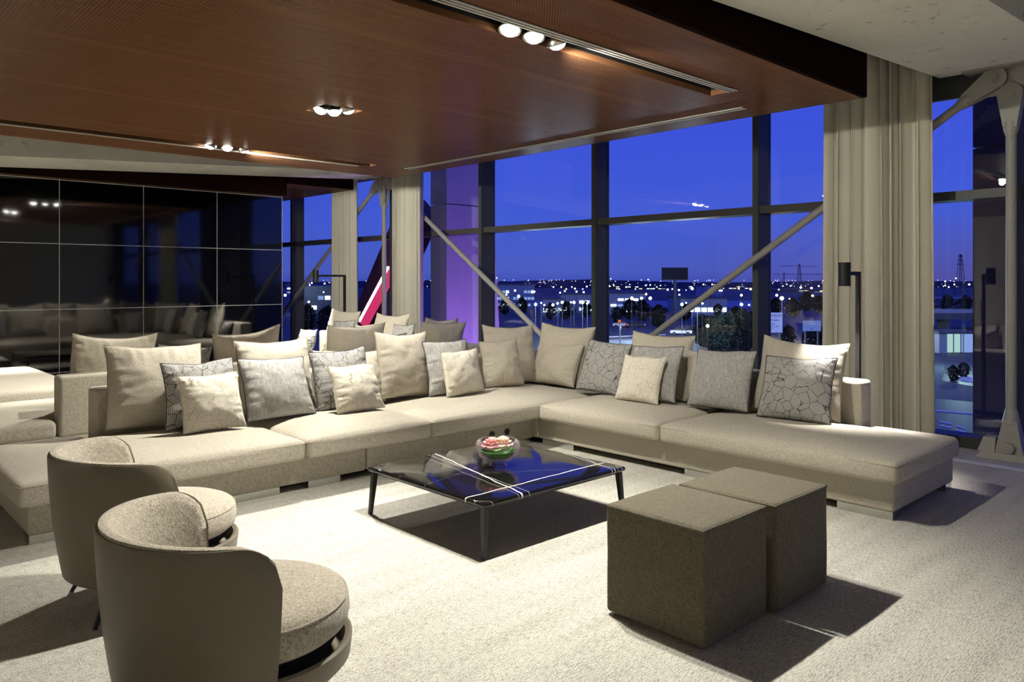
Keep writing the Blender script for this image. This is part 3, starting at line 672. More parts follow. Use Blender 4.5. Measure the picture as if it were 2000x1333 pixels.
def bloom(c, R, mat, label, seed):
    rnd = random.Random(seed); root = None; b = MB()
    r = thing('flower', label, 'flower', BC+Vector(c), 0, None)
    hb = MB(); hb.lathe([(.002,-.022),(.6*R,-.018),(.75*R,0),(.55*R,.012),(.002,.016)], 20, cap0=True, cap1=True); hb.build('flower_heart', mat, r)
    for ring, (nn, rad, hgt, tl) in enumerate([(9, R*.95, .008, 1.15), (10, R*.78, .018, .85), (9, R*.56, .026, .55), (7, R*.36, .031, .3), (5, R*.18, .034, .1)]):
        b = MB()
        for k in range(nn):
            a = 2*PI*k/nn+ring*.37+rnd.uniform(-.12, .12); ca, sa = math.cos(a), math.sin(a); L = R*.62; wd = R*.40
            vs = []
            for i in range(4):
                s = i/3
                for j in range(5):
                    q = (j/4-.5)*2; rr_ = rad*.35+L*s*math.sin(tl)*.9; ww = wd*q*math.sin(PI*min(.92, .25+s*.62)); zz = hgt-.018+L*s*math.cos(tl)*.75-.004*q*q+(.003*rnd.random() if i == 3 else 0)
                    vs.append((ca*rr_-sa*ww, sa*rr_+ca*ww, zz))
            fs = [(i*5+j, i*5+j+1, (i+1)*5+j+1, (i+1)*5+j) for i in range(3) for j in range(4)]; b.add(vs, fs)
        o = b.build('petal_ring', mat, r, True, 180); md = o.modifiers.new('thickness', 'SOLIDIFY'); md.thickness = .0012
    return r
bloom((-RGT*.038+FWD*.0)+Vector((0, 0, .128)), .082, M['petal_pink'], 'pink bloom at the left in the glass bowl', 1)
bloom((RGT*.032+FWD*.01)+Vector((0, 0, .134)), .080, M['petal_cream'], 'cream peach bloom at the right in the glass bowl', 2)

# ------------------------------------------------------------------ ottomans
def ottoman(x0, x1, y0, y1, h, label):
    cx_, cy_ = (x0+x1)/2, (y0+y1)/2; r = thing('ottoman', label, 'ottoman', (cx_, cy_, 0)); hx, hy = (x1-x0)/2, (y1-y0)/2
    def fn(p, u, v, w):
        q = Vector(p)
        if w > 0: q.z += .010*max(0, 1-u**2)*max(0, 1-v**2)*w
        q.x += .005*(1-w*w)*(1-v*v)*(1 if u > .9 else -1 if u < -.9 else 0); q.y += .005*(1-w*w)*(1-u*u)*(1 if v > .9 else -1 if v < -.9 else 0)
        q += Vector((fuzz(p, .003, 6), fuzz(p, .003, 6, 4), fuzz(p, .003, 6, 8))) if w > -.8 else Vector((0, 0, 0)); return q
    MB().rbox(-hx, hx, -hy, hy, .012, h, .020, (12, 12, 12), fn).build('body', M['otto'], r)
    z = h-.010; a, b = hx-.004, hy-.004
    MB().tube([(-a,-b,z),(0,-b-.003,z),(a,-b,z),(a+.003,0,z),(a,b,z),(0,b+.003,z),(-a,b,z),(-a-.003,0,z)], .005, 6, closed=True).build('piping', M['otto'], r)
    for sx in (-1, 1):
        for sy in (-1, 1): MB().tube([(sx*(hx-.06), sy*(hy-.06), 0), (sx*(hx-.06), sy*(hy-.06), .02)], .02, 12).build('foot', M['black_metal'], r)
    return r
ottoman(2.675, 3.183, 1.722, 2.235, .497, 'nearer olive-brown cube ottoman of the touching pair, at left')
ottoman(3.198, 3.712, 1.690, 2.205, .500, 'farther olive-brown cube ottoman of the touching pair, at right')

# ------------------------------------------------------------------ armchairs
def armchair(loc, rz, label):
    r = thing('armchair', label, 'armchair', loc, rz, 'round-backed armchairs')
    def fn(a): return a
    # shell: wraps the back from -A to A (0 = straight back, -x)
    def wall(R, th, z0, ztop, A, n=60, m=8, flare=.05, lean=.04):
        mb = MB(); vs = []; ny = m+1
        def P(a, z, off):
            s = z/.74; rr_ = R*(1-.22*(1-s)**2.2)+off
            return (-math.cos(a)*rr_*(.87 if abs(a) < PI/2 else 1)-.02*s*max(0, math.cos(a)), math.sin(a)*rr_, z)
        def top(a):
            k = abs(a)/A; e = max(0, min(1, (k-.80)/.20)); return ztop-.015*k*k-.13*(1-math.sqrt(max(0, 1-e*e)))
        rows = []
        for i in range(n+1):
            a = -A+2*A*i/n; zt = top(a); out = []; inn = []
            for j in range(ny):
                z = z0+(zt-z0)*j/m
                out.append(P(a, z, 0)); inn.append(P(a, z, -th))
            # rounded lip
            lip = [P(a, zt+.010, -th*.25), P(a, zt+.010, -th*.75)]
            rows.append(out+lip+inn[::-1])
        K = len(rows[0])
        for rw in rows: vs += rw
        fs = [(i*K+j, (i+1)*K+j, (i+1)*K+(j+1)%K, i*K+(j+1)%K) for i in range(n) for j in range(K)]
        fs += [tuple(range(K)), tuple(n*K+j for j in range(K-1,-1,-1))]
        mb.add(vs, fs); return mb
    wall(.405, .022, .165, .705, 1.76).build('outer_shell', M['leather'], r)
    # upholstered inside, thicker, slightly higher at the back
    def inner():
        mb = MB(); vs = []; n = 60; A = 1.735; rows = []
        for i in range(n+1):
            a = -A+2*A*i/n; k = abs(a)/A; e = max(0, min(1, (k-.78)/.22)); zt = .703+.012*(1-k*k)-.015*k*k-.13*(1-math.sqrt(max(0, 1-e*e))); tk = .42+.58*(1-k**3); row = []
            for (z, ro) in [(.30,-.023),(.45,-.023),(.54,-.023),(zt-.03,-.023),(zt-.004,-.012),(zt+.010,-.014),(zt+.014,-.034),(zt+.004,-.058),(zt-.03,-.078),(.56,-.092),(.48,-.10),(.38,-.10),(.30,-.09)]:
                z = min(z, zt+.014); ro = ro if ro > -.03 else -.023+(ro+.023)*tk; s = z/.74; rr_ = .405*(1-.22*(1-s)**2.2)+ro
                row.append((-math.cos(a)*rr_*(.87 if abs(a) < PI/2 else 1)-.02*s*max(0, math.cos(a)), math.sin(a)*rr_, z))
            rows.append(row)
        K = len(rows[0])
        for rw in rows: vs += rw
        fs = [(i*K+j, (i+1)*K+j, (i+1)*K+(j+1)%K, i*K+(j+1)%K) for i in range(n) for j in range(K)] + [tuple(range(K)), tuple(n*K+j for j in range(K-1,-1,-1))]
        mb.add(vs, fs); return mb
    inner().build('back_upholstery', M['tweed'], r, True, 60)
    # seat shell ring and base
    sx = .10
    MB().lathe([(.05,.125),(.22,.13),(.31,.15),(.348,.19),(.355,.255),(.345,.262),(.33,.255),(.32,.20),(.05,.19)], 48, (sx,0,0), closed=True).build('seat_shell', M['leather'], r)
    c = MB(); prof = [(.002,.285),(.26,.285),(.315,.292),(.338,.312),(.346,.345),(.342,.385),(.325,.412),(.29,.426),(.20,.437),(.10,.441),(.002,.442)]
    c.lathe(prof, 56, (sx,0,0)); c.build('seat_cushion', M['tweed'], r)
    MB().tube([(sx+.336*math.cos(2*PI*k/56), .336*math.sin(2*PI*k/56), .398) for k in range(56)], .004, 6, closed=True).build('piping', M['tweed'], r)
    MB().lathe([(.03,.255),(.30,.255),(.30,.29),(.03,.29)], 40, (sx,0,0), closed=True).build('seat_platform', M['slot_dark'], r)
    for ax in (-1, 1):
        for ay in (-1, 1):
            x, y = .03+ax*.19, ay*.19
            b = MB(); b.tube([(x+ax*.075, y+ay*.075, 0), (x, y, .16)], [.009, .017], 10); b.build('leg', M['black_metal'], r)
    return r
armchair((1.06, 2.585, 0), math.radians(-6), 'nearest taupe armchair with round tweed seat, cut by the bottom edge')
armchair((1.205, 3.875, 0), math.radians(-4), 'farther taupe armchair with round tweed seat, standing before the left sofa chaise')

# ------------------------------------------------------------------ reading lamps
def floor_lamp(loc, rz, label, arm, power, head_h=.185, zt=1.60, cone=95):
    r = thing('floor_lamp', label, 'floor lamp', loc, rz); m = M['black_metal']
    MB().lathe([(.115,0),(.115,.012),(.11,.016)], 36).build('base', m, r)
    MB().box(-.016, .016, -.016, .016, .014, zt).build('pole', m, r, False)
    MB().box(-arm, .016, -.015, .015, zt-.03, zt).build('arm', m, r, False)
    h = MB(); h.lathe([(.030,0),(.046,0),(.046,head_h),(.001,head_h),(.001,head_h-.01),(.036,head_h-.01),(.036,.02),(.030,.02)], 28, (-arm-.03, 0, zt-.115), closed=True); hd = h.build('lamp_head', m, r)
    MB().lathe([(.001,.012),(.031,.012)], 24, (-arm-.03, 0, zt-.115), cap0=True, cap1=False).build('lens', M['lens'], hd)
    c, s = math.cos(rz), math.sin(rz); hx = Vector((loc[0]+c*(-arm-.03), loc[1]+s*(-arm-.03), zt-.115))
    spotlight('reading_spot', hx+Vector((0, 0, -.004)), hx+Vector((-.02, 0, -1)), power, cone, .8, .025, (1.0, .95, .88), None)
    return r
floor_lamp((6.23, at_x(1676, 548, 6.23).y, 0), 0, 'nearer black floor reading lamp before the wide curtain', .225, 200, zt=1.57, cone=72)
floor_lamp((6.23, at_x(673, 548, 6.23).y, 0), 0, 'farther black floor reading lamp before the far left curtain', .46, 300, zt=1.585)
floor_lamp((1.35, 11.5, 0), math.radians(105), 'unseen black floor lamp added to brighten the chaise at the far left', .45, 420)  # extra lamp beyond the left edge, put in to brighten the chaise

# ------------------------------------------------------------------ outside: columns, neon tube
GZ = -9.5
M['purple_conc'] = plain('outer_concrete', (0.55, 0.53, 0.55), 0.8, 0, 0.2, 0.10, 2)
M['maroon'] = plain('maroon_steel', (0.10, 0.02, 0.035), 0.55, 0, 0.3)
def column(x0, x1, y0, y1, label, lean, mat='purple_conc'):
    r = thing('facade_column', label, 'column', ((x0+x1)/2, (y0+y1)/2, GZ)); hx, hy = (x1-x0)/2, (y1-y0)/2
    for (z0, z1) in ((0, 2.87-GZ), (2.89-GZ, 7.5-GZ)):
        b = MB(); q = lambda z: hx-lean*(z+GZ-1)
        b.hexa([(-hx,-hy,z0),(q(z0),-hy,z0),(q(z0),hy,z0),(-hx,hy,z0)], [(-hx,-hy,z1),(q(z1),-hy,z1),(q(z1),hy,z1),(-hx,hy,z1)]); b.build('concrete_block', M[mat], r, False)
    return r
M['dark_conc'] = plain('dark_column_concrete', (0.055, 0.045, 0.075), 0.6, 0, 0.3, 0.1, 2)  # even dark tone for the right-hand column
column(9.0, 9.8, 1.15, 2.56, 'dark concrete column outside the window, left of the right-hand steel post', 0, 'dark_conc')
column(8.60, 9.85, 10.88, 11.35, 'purple-lit concrete column outside the window behind the near diagonal brace', .07)
def flood(loc, aim, col, power, size, label):
    r = thing('floodlight', label, 'floodlight', loc); MB().lathe([(.10,-.12),(.10,0),(.085,.02)], 20).build('housing', M['black_metal'], r)
    MB().lathe([(.002,.022),(.08,.022)], 20, cap0=True, cap1=False).build('lens', emit('flood_lens', col, 2.0, False), r)
    spotlight('flood_spot', Vector(loc)+Vector((0, 0, .05)), aim, power, size, .7, .10, col, None); return r
flood((9.2, 9.3, -1.2), (9.2, 10.9, 1.8), (.50, .20, 1.0), 420, 130, 'purple floodlight below the purple-lit column')
# leaning box strut with a pink tube
a, b = at_x(738, 600, 9.6), at_x(812, 430, 9.6); d = (b-a).normalized(); s = Vector((1,0,0)).cross(d).normalized()
a = a-d*((a.z-GZ)/d.z); b = b+d*.3
r = thing('leaning_strut', 'dark maroon leaning strut with a glowing pink neon tube, outside behind the distant steel post', 'strut', a)
bb = MB(); w = .34; q = [s*w-Vector((.3,0,0)), -s*w-Vector((.3,0,0)), -s*w+Vector((.3,0,0)), s*w+Vector((.3,0,0))]; bb.hexa(q, [p+(b-a) for p in q]); bb.build('box_beam', M['maroon'], r, False); st_root = r
p0, p1 = at_x(712, 632, 9.1), at_x(768, 528, 9.1); dd = (p1-p0).normalized()
off = p0-a
tb_ = MB().tube([off, off+p1-p0], .10, 16).build('neon_tube', emit('neon_pink', (1.0, .06, .22), .75), st_root)
sv = Vector((1,0,0)).cross(dd).normalized(); sv = sv if sv.y > 0 else -sv
MB().tube([off+sv*.075-Vector((.075,0,0)), off+sv*.075-Vector((.075,0,0))+(p1-p0)], .045, 12).build('tube_core', emit('neon_white', (1.0, .80, .95), 3.0), tb_)

# ------------------------------------------------------------------ outside: ground, roads, hills
t = NT('hazed_city_ground'); a_ = t.noise(t.coord('Object', (.02, .02, .02)), 1, 4); b_ = t.noise(t.coord('Object', (.4, .4, .4)), 1, 3)
t.bsdf(t.mix(t.math('MULTIPLY', a_, b_), (0.05, 0.06, 0.075), (0.17, 0.19, 0.22)), 0.9); M['ground'] = t.m  # ground lightened and blued, carrying the city haze in its colour
tag(MB().box(8.5, 4200, -2200, 5200, GZ-.5, GZ).build('ground', M['ground'], smooth=False), kind='structure')
M['asphalt'] = plain('asphalt', (0.05, 0.05, 0.055), 0.55, 0, 0.3, 0.2, 2); M['mark'] = plain('road_paint', (0.65, 0.65, 0.65), 0.8)
M['hill'] = plain('hill_haze_blue', (0.075, 0.10, 0.17), 0.9, 0, 0.0)  # blue of the distance haze is put into the hill colour
def hill(D, h, name, seed):
    mb = MB(); n = 90; rows = []
    for i in range(n+1):
        an = -0.75+1.5*i/n; dr = FWD*math.cos(an)+RGT*math.sin(an); p = dr*(D/math.cos(an)*0.9)
        hh = h*(.55+.45*noise.noise(Vector((i*.09, seed, 0)))+.12*noise.noise(Vector((i*.7, seed, 1))))
        rows += [(p.x, p.y, GZ-1), (p.x, p.y, GZ+hh), (p.x+dr.x*300, p.y+dr.y*300, GZ-1)]
    fs = [(i*3+j, (i+1)*3+j, (i+1)*3+(j+1)%3, i*3+(j+1)%3) for i in range(n) for j in range(3)]; mb.add(rows, fs)
    return tag(mb.build(name, M['hill'], smooth=False), kind='structure')
hill(1900, 17, 'hills', 3.0); hill(1200, 10, 'hills', 11.0)
def ground_quad(name, pts, mat, z, h=.05):
    mb = MB(); q = [Vector((p[0], p[1], z)) for p in pts]; mb.hexa([(p.x, p.y, z-h) for p in q], [(p.x, p.y, z) for p in q])
    return tag(mb.build(name, mat, smooth=False), kind='structure')
def gp(u, v): 
    D = (EYE-GZ)*FPX/(v-HZ); p = at_d(u, v, D); return (p.x, p.y)
ground_quad('road', [gp(1700, 770), gp(2200, 812), gp(2200, 900), gp(1700, 850)], M['asphalt'], GZ+.06)
ground_quad('road_marking', [gp(1700, 792), gp(2200, 836), gp(2200, 838.5), gp(1700, 794)], M['mark'], GZ+.10)
for k in range(2): ground_quad('road_marking', [gp(1835, 824+8*k), gp(1858, 829+8*k), gp(1858, 831.5+8*k), gp(1835, 826.5+8*k)], M['mark'], GZ+.10)
for k in range(2): ground_quad('road_marking', [gp(1868, 833+8*k), gp(1886, 838+8*k), gp(1886, 840.5+8*k), gp(1868, 835.5+8*k)], M['mark'], GZ+.10)
ground_quad('road', [gp(1840, 745), gp(1930, 762), gp(1960, 700), gp(1850, 690)], M['asphalt'], GZ+.06)
ground_quad('road_marking', [gp(1870, 745), gp(1905, 750), gp(1905, 736), gp(1880, 738)], M['mark'], GZ+.12)
ground_quad('road', [gp(1100, 668), gp(1420, 655), gp(1420, 645), gp(1100, 655)], M['asphalt'], GZ+.06)
ground_quad('road_marking', [gp(1180, 660), gp(1300, 655), gp(1300, 654), gp(1180, 659)], M['mark'], GZ+.10)
M['lot'] = plain('haze_glow_paving', (.34,.36,.40), .9, 0, .2, .25, .2)  # lot paving made pale to stand in for the glow of lit haze
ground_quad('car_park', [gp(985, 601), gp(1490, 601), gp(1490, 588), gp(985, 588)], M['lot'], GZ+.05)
ground_quad('road', [gp(1480, 700), gp(1640, 672), gp(1640, 650), gp(1480, 668)], M['asphalt'], GZ+.06)

# ------------------------------------------------------------------ outside: buildings
M['bld'] = plain('pale_cladding', (0.36, 0.40, 0.48), 0.8, 0, 0.3, 0.1, .3); M['bld2'] = plain('grey_cladding', (0.10, 0.11, 0.13), 0.8)
M['win_cool'] = emit('lit_window_cool', (.75, .88, 1.0), 2.6, False); M['win_warm'] = emit('lit_window_warm', (1.0, .78, .45), 2.0, False); M['win_dim'] = emit('lit_window_dim', (.30, .45, .9), .9, False)
BL = []
def building(u0, u1, vtop, D, label, rows, cols, lit, mat='bld', depth=30, win=('win_cool', 'win_dim'), seed=1):
    BL.append((u0, u1, D, depth)); rnd = random.Random(seed); p0, p1 = at_d(u0, HZ, D), at_d(u1, HZ, D); zt = EYE-(vtop-HZ)/FPX*D; H = zt-GZ
    c = (p0+p1)/2; L = (p1-p0).length; r = thing('building', label, 'building', (c.x, c.y, GZ), TH-PI/2, 'city buildings')
    MB().box(-L/2, L/2, 0, depth, 0, H).build('walls', M[mat], r, False)
    MB().box(-L/2-.3, L/2+.3, -.3, depth+.3, H, H+.5).build('roof', M['bld2'], r, False)
    ch = H/(rows+.6); cw_ = L/cols
    for i in range(rows):
        for j in range(cols):
            if rnd.random() > lit: continue
            z = ch*(i+.55); x = -L/2+cw_*(j+.5)
            MB().box(x-cw_*.40, x+cw_*.40, -.12, .02, z-ch*.20, z+ch*.20).build('window', M[rnd.choice(win)], r, False)
    return r
building(945, 1044, 557, 300, 'wide office block with rows of lit windows at the left of the city view', 3, 14, .75, seed=2)
building(1098, 1163, 576, 260, 'low pale hall seen left of the middle mullion', 2, 6, .5, seed=3)
building(1177, 1262, 574, 250, 'low banded blue-lit building seen right of the middle mullion', 3, 6, .6, seed=4, win=('win_dim', 'win_cool'))
building(1385, 1412, 560, 420, 'distant pale block seen above the diagonal brace', 3, 3, .6, seed=5)
building(1330, 1420, 584, 240, 'long brightly lit showroom behind the billboard', 1, 7, 1.0, seed=6, win=('win_cool',), depth=20)
building(1060, 1100, 586, 240, 'small showroom with glaring shop windows left of the hall', 1, 4, .9, seed=7, win=('win_cool',))
building(580, 660, 562, 260, 'dark low building seen through the far left window', 2, 6, .4, seed=8, mat='bld2')
building(560, 640, 556, 600, 'distant city block on the skyline in the far left window', 2, 9, .6, seed=9)
building(716, 745, 566, 240, 'dark block behind the pink neon tube', 2, 4, .3, seed=10, mat='bld2')
building(1500, 1620, 566, 700, 'distant dark housing row right of the second mullion', 2, 12, .35, seed=11, mat='bld2', win=('win_warm', 'win_dim'))
building(1180, 1300, 557, 900, 'distant housing row on the skyline left of the billboard', 2, 16, .4, seed=12, mat='bld2', win=('win_warm', 'win_cool', 'win_dim'))
building(1345, 1470, 557, 950, 'distant housing row on the skyline right of the billboard', 2, 16, .35, seed=13, mat='bld2', win=('win_warm', 'win_cool', 'win_dim'))
# lit kiosk seen at right
kp = at_d(1872, HZ, 116); r = thing('kiosk', 'white-lit glass kiosk with flat canopy below the right-hand city view', 'building', (kp.x, kp.y, GZ), TH-PI/2)
MB().box(-3.3, 2.6, -.6, 5, 2.95, 3.35).build('canopy', M['bld2'], r, False); MB().box(-2.9, -1.7, 0, 4.5, 0, 2.95).build('walls', M['bld'], r, False)
MB().box(-1.7, .5, .3, 4.2, .1, 2.9).build('lit_room', emit('kiosk_light', (.62, .95, .92), .75), r, False)
MB().box(.9, 2.4, .3, 4.2, .1, 2.9).build('lit_room', M['win_dim'], r, False)
for x in (-1.7, -.6, .5, .9, 2.4): MB().box(x-.05, x+.05, .22, .30, 0, 2.95).build('mullion', M['bld2'], r, False)
# viaducts
def viaduct(v, D, u0, u1, label, th=1.0):
    p0, p1 = at_d(u0, HZ, D), at_d(u1, HZ, D); z = EYE-(v-HZ)/FPX*D; c = (p0+p1)/2; L = (p1-p0).length
    r = thing('viaduct', label, 'bridge', (c.x, c.y, GZ), TH-PI/2); h = z-GZ
    MB().box(-L/2, L/2, 0, 10, h-th, h).build('deck', M['bld2'], r, False); MB().box(-L/2, L/2, -.1, .1, h, h+.9).build('railing', M['bld'], r, False)
    for k in range(4): MB().box(-L/2+L*(k+.5)/4-.6, -L/2+L*(k+.5)/4+.6, 3, 6, 0, h-th).build('pillar', M['bld2'], r, False)
    return r, h, L
va, vh, vl = viaduct(612, 170, 1760, 2040, 'nearer road viaduct behind the lit kiosk', 1.4); viaduct(584, 330, 1740, 2100, 'farther road viaduct beyond the nearer one', 1.6)

# cars
def car(p, rz, mat, label):
    r = thing('car', label, 'car', p, rz, 'cars outside')
    b = MB(); s = [(-2.1,.35),(-2.1,.85),(-1.5,.95),(2.0,.90),(2.15,.6),(2.15,.35)]; b.hexa([(x,-.85,z) for x,z in s], [(x,.85,z) for x,z in s]); b.build('body', mat, r, False)
    b = MB(); s = [(-1.5,.93),(-1.0,1.42),(.45,1.42),(1.15,.92)]; b.hexa([(x,-.72,z) for x,z in s], [(x,.72,z) for x,z in s]); b.build('cabin', M['black_metal'], r, False)
    for x in (-1.35, 1.35):
        for y in (-.8, .8): MB().tube([(x, y-.1, .33), (x, y+.1, .33)], .33, 14).build('wheel', M['black_metal'], r)
    for y in (-.6, .6): MB().box(2.13, 2.18, y-.18, y+.18, .58, .74).build('headlight', emit('headlight', (1, .95, .85), 12, False), r, False)
    for y in (-.6, .6): MB().box(-2.13, -2.08, y-.18, y+.18, .65, .80).build('tail_light', emit('tail_light', (1, .08, .03), 5, False), r, False)
    return r
M['car_w'] = plain('white_car_paint', (.6, .6, .62), .3); M['car_d'] = plain('dark_car_paint', (.04, .045, .06), .3); M['car_r'] = plain('red_car_paint', (.35, .02, .02), .3)
for k, (lx, mt, side) in enumerate([(-9, 'car_w', 1), (-3.5, 'car_d', 1), (3, 'car_w', 1), (9, 'car_r', 1)]):
    p = va.matrix_world if False else None; ang = TH-PI/2; off = Vector((math.cos(ang), math.sin(ang), 0))*(lx+1)+Vector((-math.sin(ang), math.cos(ang), 0))*2.2
    car(Vector((va.location.x, va.location.y, GZ+vh))+off, ang+PI, M[mt], ['white car on the viaduct, leftmost of its row', 'dark car on the viaduct behind the first white one', 'white car on the viaduct above the lit kiosk', 'red car at the right on the viaduct'][k])
for k, (u, v, mt, lab) in enumerate([(604, 628, 'car_w', 'white car parked outside the far left window'), (628, 640, 'car_d', 'dark car parked outside the far left window'), (1215, 640, 'car_w', 'white car by the road left of the billboard'), (1240, 641, 'car_d', 'dark car by the road under the billboard'),
        (1330, 655, 'car_w', 'white car parked right of the triangular road sign'), (1352, 652, 'car_d', 'dark car parked beside the white one near the road sign')]):
    x, y = gp(u, v); car((x, y, GZ+.07), TH-PI/2+(.3 if k % 2 else -.2), M[mt], lab)

# ------------------------------------------------------------------ outside: billboard, masts, signs
x, y = gp(1318, 632); D = (EYE-GZ)*FPX/84; r = thing('billboard', 'dark blank billboard on a tall pole above the city', 'billboard', (x, y, GZ), TH-PI/2+.12)
k = D/FPX; MB().box(-.35, .35, -.3, .3, 0, (632-546)*k).build('pole', M['bld2'], r, False); MB().box(-25.5*k, 25.5*k, -.4, .4, (632-546)*k, (632-523)*k).build('panel', plain('billboard_dark', (.012,.014,.022), .6), r, False)
MB().box(-26.5*k, 26.5*k, -.1, .6, (632-546)*k-.25, (632-546)*k).build('catwalk', M['bld2'], r, False)
def pylon(u, D, vtop, label, arms):
    p = at_d(u, HZ, D); H = EYE-(vtop-HZ)/FPX*D-GZ; r = thing('pylon', label, 'pylon', (p.x, p.y, GZ), TH-PI/2); w = H*.09; th = H*.008
    def leg_at(z): return w*(1-z/H*.8)
    for sx in (-1, 1):
        for sy in (-1, 1): MB().tube([(sx*w, sy*w, 0), (sx*w*.2, sy*w*.2, H)], th, 5).build('leg', M['bld2'], r, False)
    lat = MB()
    for i in range(9):
        z0, z1 = H*i/9, H*(i+1)/9; a0, a1 = leg_at(z0), leg_at(z1); lat.tube([(-a0,-a0,z0),(a1,-a1,z1)], th*.6, 4); lat.tube([(a0,-a0,z0),(-a1,-a1,z1)], th*.6, 4)
    lat.build('lattice', M['bld2'], r, False)
    for (z, hw) in arms: MB().tube([(-H*hw, 0, H*z), (H*hw, 0, H*z)], th, 5).build('cross_arm', M['bld2'], r, False)
    return r
pylon(1561, 620, 516, 'power pylon with two wide arms on the skyline right of the second mullion', [(.93, .62), (.66, .85)])
pylon(1876, 620, 497, 'tall slim power pylon on the skyline at the right of the wide curtain', [(.95, .06), (.85, .08), (.75, .10)])
pylon(1531, 900, 533, 'distant thin mast left of the wide-armed pylon', [(.9, .05)])
M['sign'] = emit('backlit_sign_blue', (.16, .24, .72), .75, False); M['sign2'] = emit('backlit_sign_pale', (.25, .34, .85), .95, False)
def text(s, size, parent, x, z, mat):
    c = bpy.data.curves.new('lettering', 'FONT'); c.body = s; c.size = size; c.extrude = .01; c.materials.append(mat)
    q = bpy.data.objects.new('lettering_curve', c); COL.objects.link(q); bpy.context.view_layer.update(); me = bpy.data.meshes.new_from_object(q.evaluated_get(bpy.context.evaluated_depsgraph_get())); bpy.data.objects.remove(q)
    o = bpy.data.objects.new('lettering', me); COL.objects.link(o); o.parent = parent; o.rotation_euler = (PI/2, 0, 0); o.location = (x, -.09, z); return o
def road_sign(u0, u1, v0, v1, D, label, lines, mat, arrow):
    a, b = at_d(u0, HZ, D), at_d(u1, HZ, D); c = (a+b)/2; w = (b-a).length/2; z0, z1 = EYE-(v1-HZ)/FPX*D-GZ, EYE-(v0-HZ)/FPX*D-GZ
    r = thing('road_sign', label, 'road sign', (c.x, c.y, GZ), TH-PI/2); MB().box(-w, w, -.06, .06, z0, z1).build('panel', mat, r, False)
    for x in (-w*.7, w*.7): MB().box(x-.07, x+.07, .06, .2, 0, z1).build('post', M['bld2'], r, False)
    h = z1-z0
    for (s, fx, fz, sz) in lines: text(s, h*sz, r, -w+2*w*fx, z0+h*fz, M['dark'])
    ar = MB(); q = arrow; ax_, az = -w+2*w*q[0], z0+h*q[1]; L = h*.11; dx = q[2]
    ar.hexa([(ax_-.05+dx*L, -.08, az+L), (ax_+.05+dx*L, -.08, az+L), (ax_+.05-dx*L*.3, -.08, az-L*.3), (ax_-.05-dx*L*.3, -.08, az-L*.3)], [(ax_-.05+dx*L, -.065, az+L), (ax_+.05+dx*L, -.065, az+L), (ax_+.05-dx*L*.3, -.065, az-L*.3), (ax_-.05-dx*L*.3, -.065, az-L*.3)])
    ar.hexa([(ax_-dx*L*.5, -.08, az-L*.5), (ax_-dx*L*.5, -.08, az+L*.4), (ax_+dx*L*.4, -.08, az-L*.5)], [(ax_-dx*L*.5, -.065, az-L*.5), (ax_-dx*L*.5, -.065, az+L*.4), (ax_+dx*L*.4, -.065, az-L*.5)]); ar.build('arrow', M['dark'], r, False)
    return r
road_sign(1493, 1528, 611, 650, 110, 'lit blue direction sign with four text lines, partly behind the second mullion', [('BARCELONA', .06, .80, .17), ('Ondina', .34, .58, .15), ('Arena', .22, .40, .13), ('Park L-H', .22, .26, .13)], M['sign2'], (.32, .10, 1))
road_sign(1568, 1603, 627, 647, 110, 'smaller lit blue sign with one text line and an arrow', [('Zona comercial', .04, .74, .17)], M['sign'], (.5, .18, -1))
# triangular sign, red cross sign and arrow sign
def small_sign(u, vt, vb, label, kind):
    D = 126 if kind == 'arrow' else 130; p = at_d(u, HZ, D); k = D/FPX; zt = EYE-(vt-HZ)*k-GZ; zb = EYE-(vb-HZ)*k-GZ; r = thing('road_sign', label, 'road sign', (p.x, p.y, GZ), TH-PI/2)
    MB().box(-.05, .05, .03, .12, 0, zb).build('post', M['bld2'], r, False); h = zt-zb
    if kind == 'tri': b = MB(); b.hexa([(-h*.55,0,zb),(h*.55,0,zb),(0,0,zt)], [(-h*.55,.03,zb),(h*.55,.03,zb),(0,.03,zt)]); b.build('panel', emit('sign_white', (.7,.75,.9), .8, False), r, False)
    if kind == 'cross':
        MB().box(-h/2, h/2, 0, .03, zb, zt).build('panel', M['dark'], r, False); b = MB(); c = (zt+zb)/2
        for s in (1, -1): b.tube([(-h*.33, -.03, c-s*h*.33), (h*.33, -.03, c+s*h*.33)], h*.09, 6)
        b.build('cross', emit('sign_red', (1.0,.18,.08), 1.6, False), r, False)
    if kind == 'arrow':
        b = MB(); b.hexa([(-h*.28,0,zb+h*.45),(h*.28,0,zb+h*.45),(0,0,zt)], [(-h*.28,.03,zb+h*.45),(h*.28,.03,zb+h*.45),(0,.03,zt)]); b.box(-h*.1, h*.1, 0, .03, zb, zb+h*.5); b.build('arrow', emit('sign_white2', (.7,.75,.9), .7, False), r, False)
    return r
small_sign(1290, 642, 650, 'small white triangular road sign left of the diagonal brace foot', 'tri')
small_sign(1210, 624, 632, 'small lit red cross lane signal seen right of the middle mullion', 'cross')
small_sign(1212, 635, 645, 'small white arrow sign below the red cross lane signal', 'arrow')

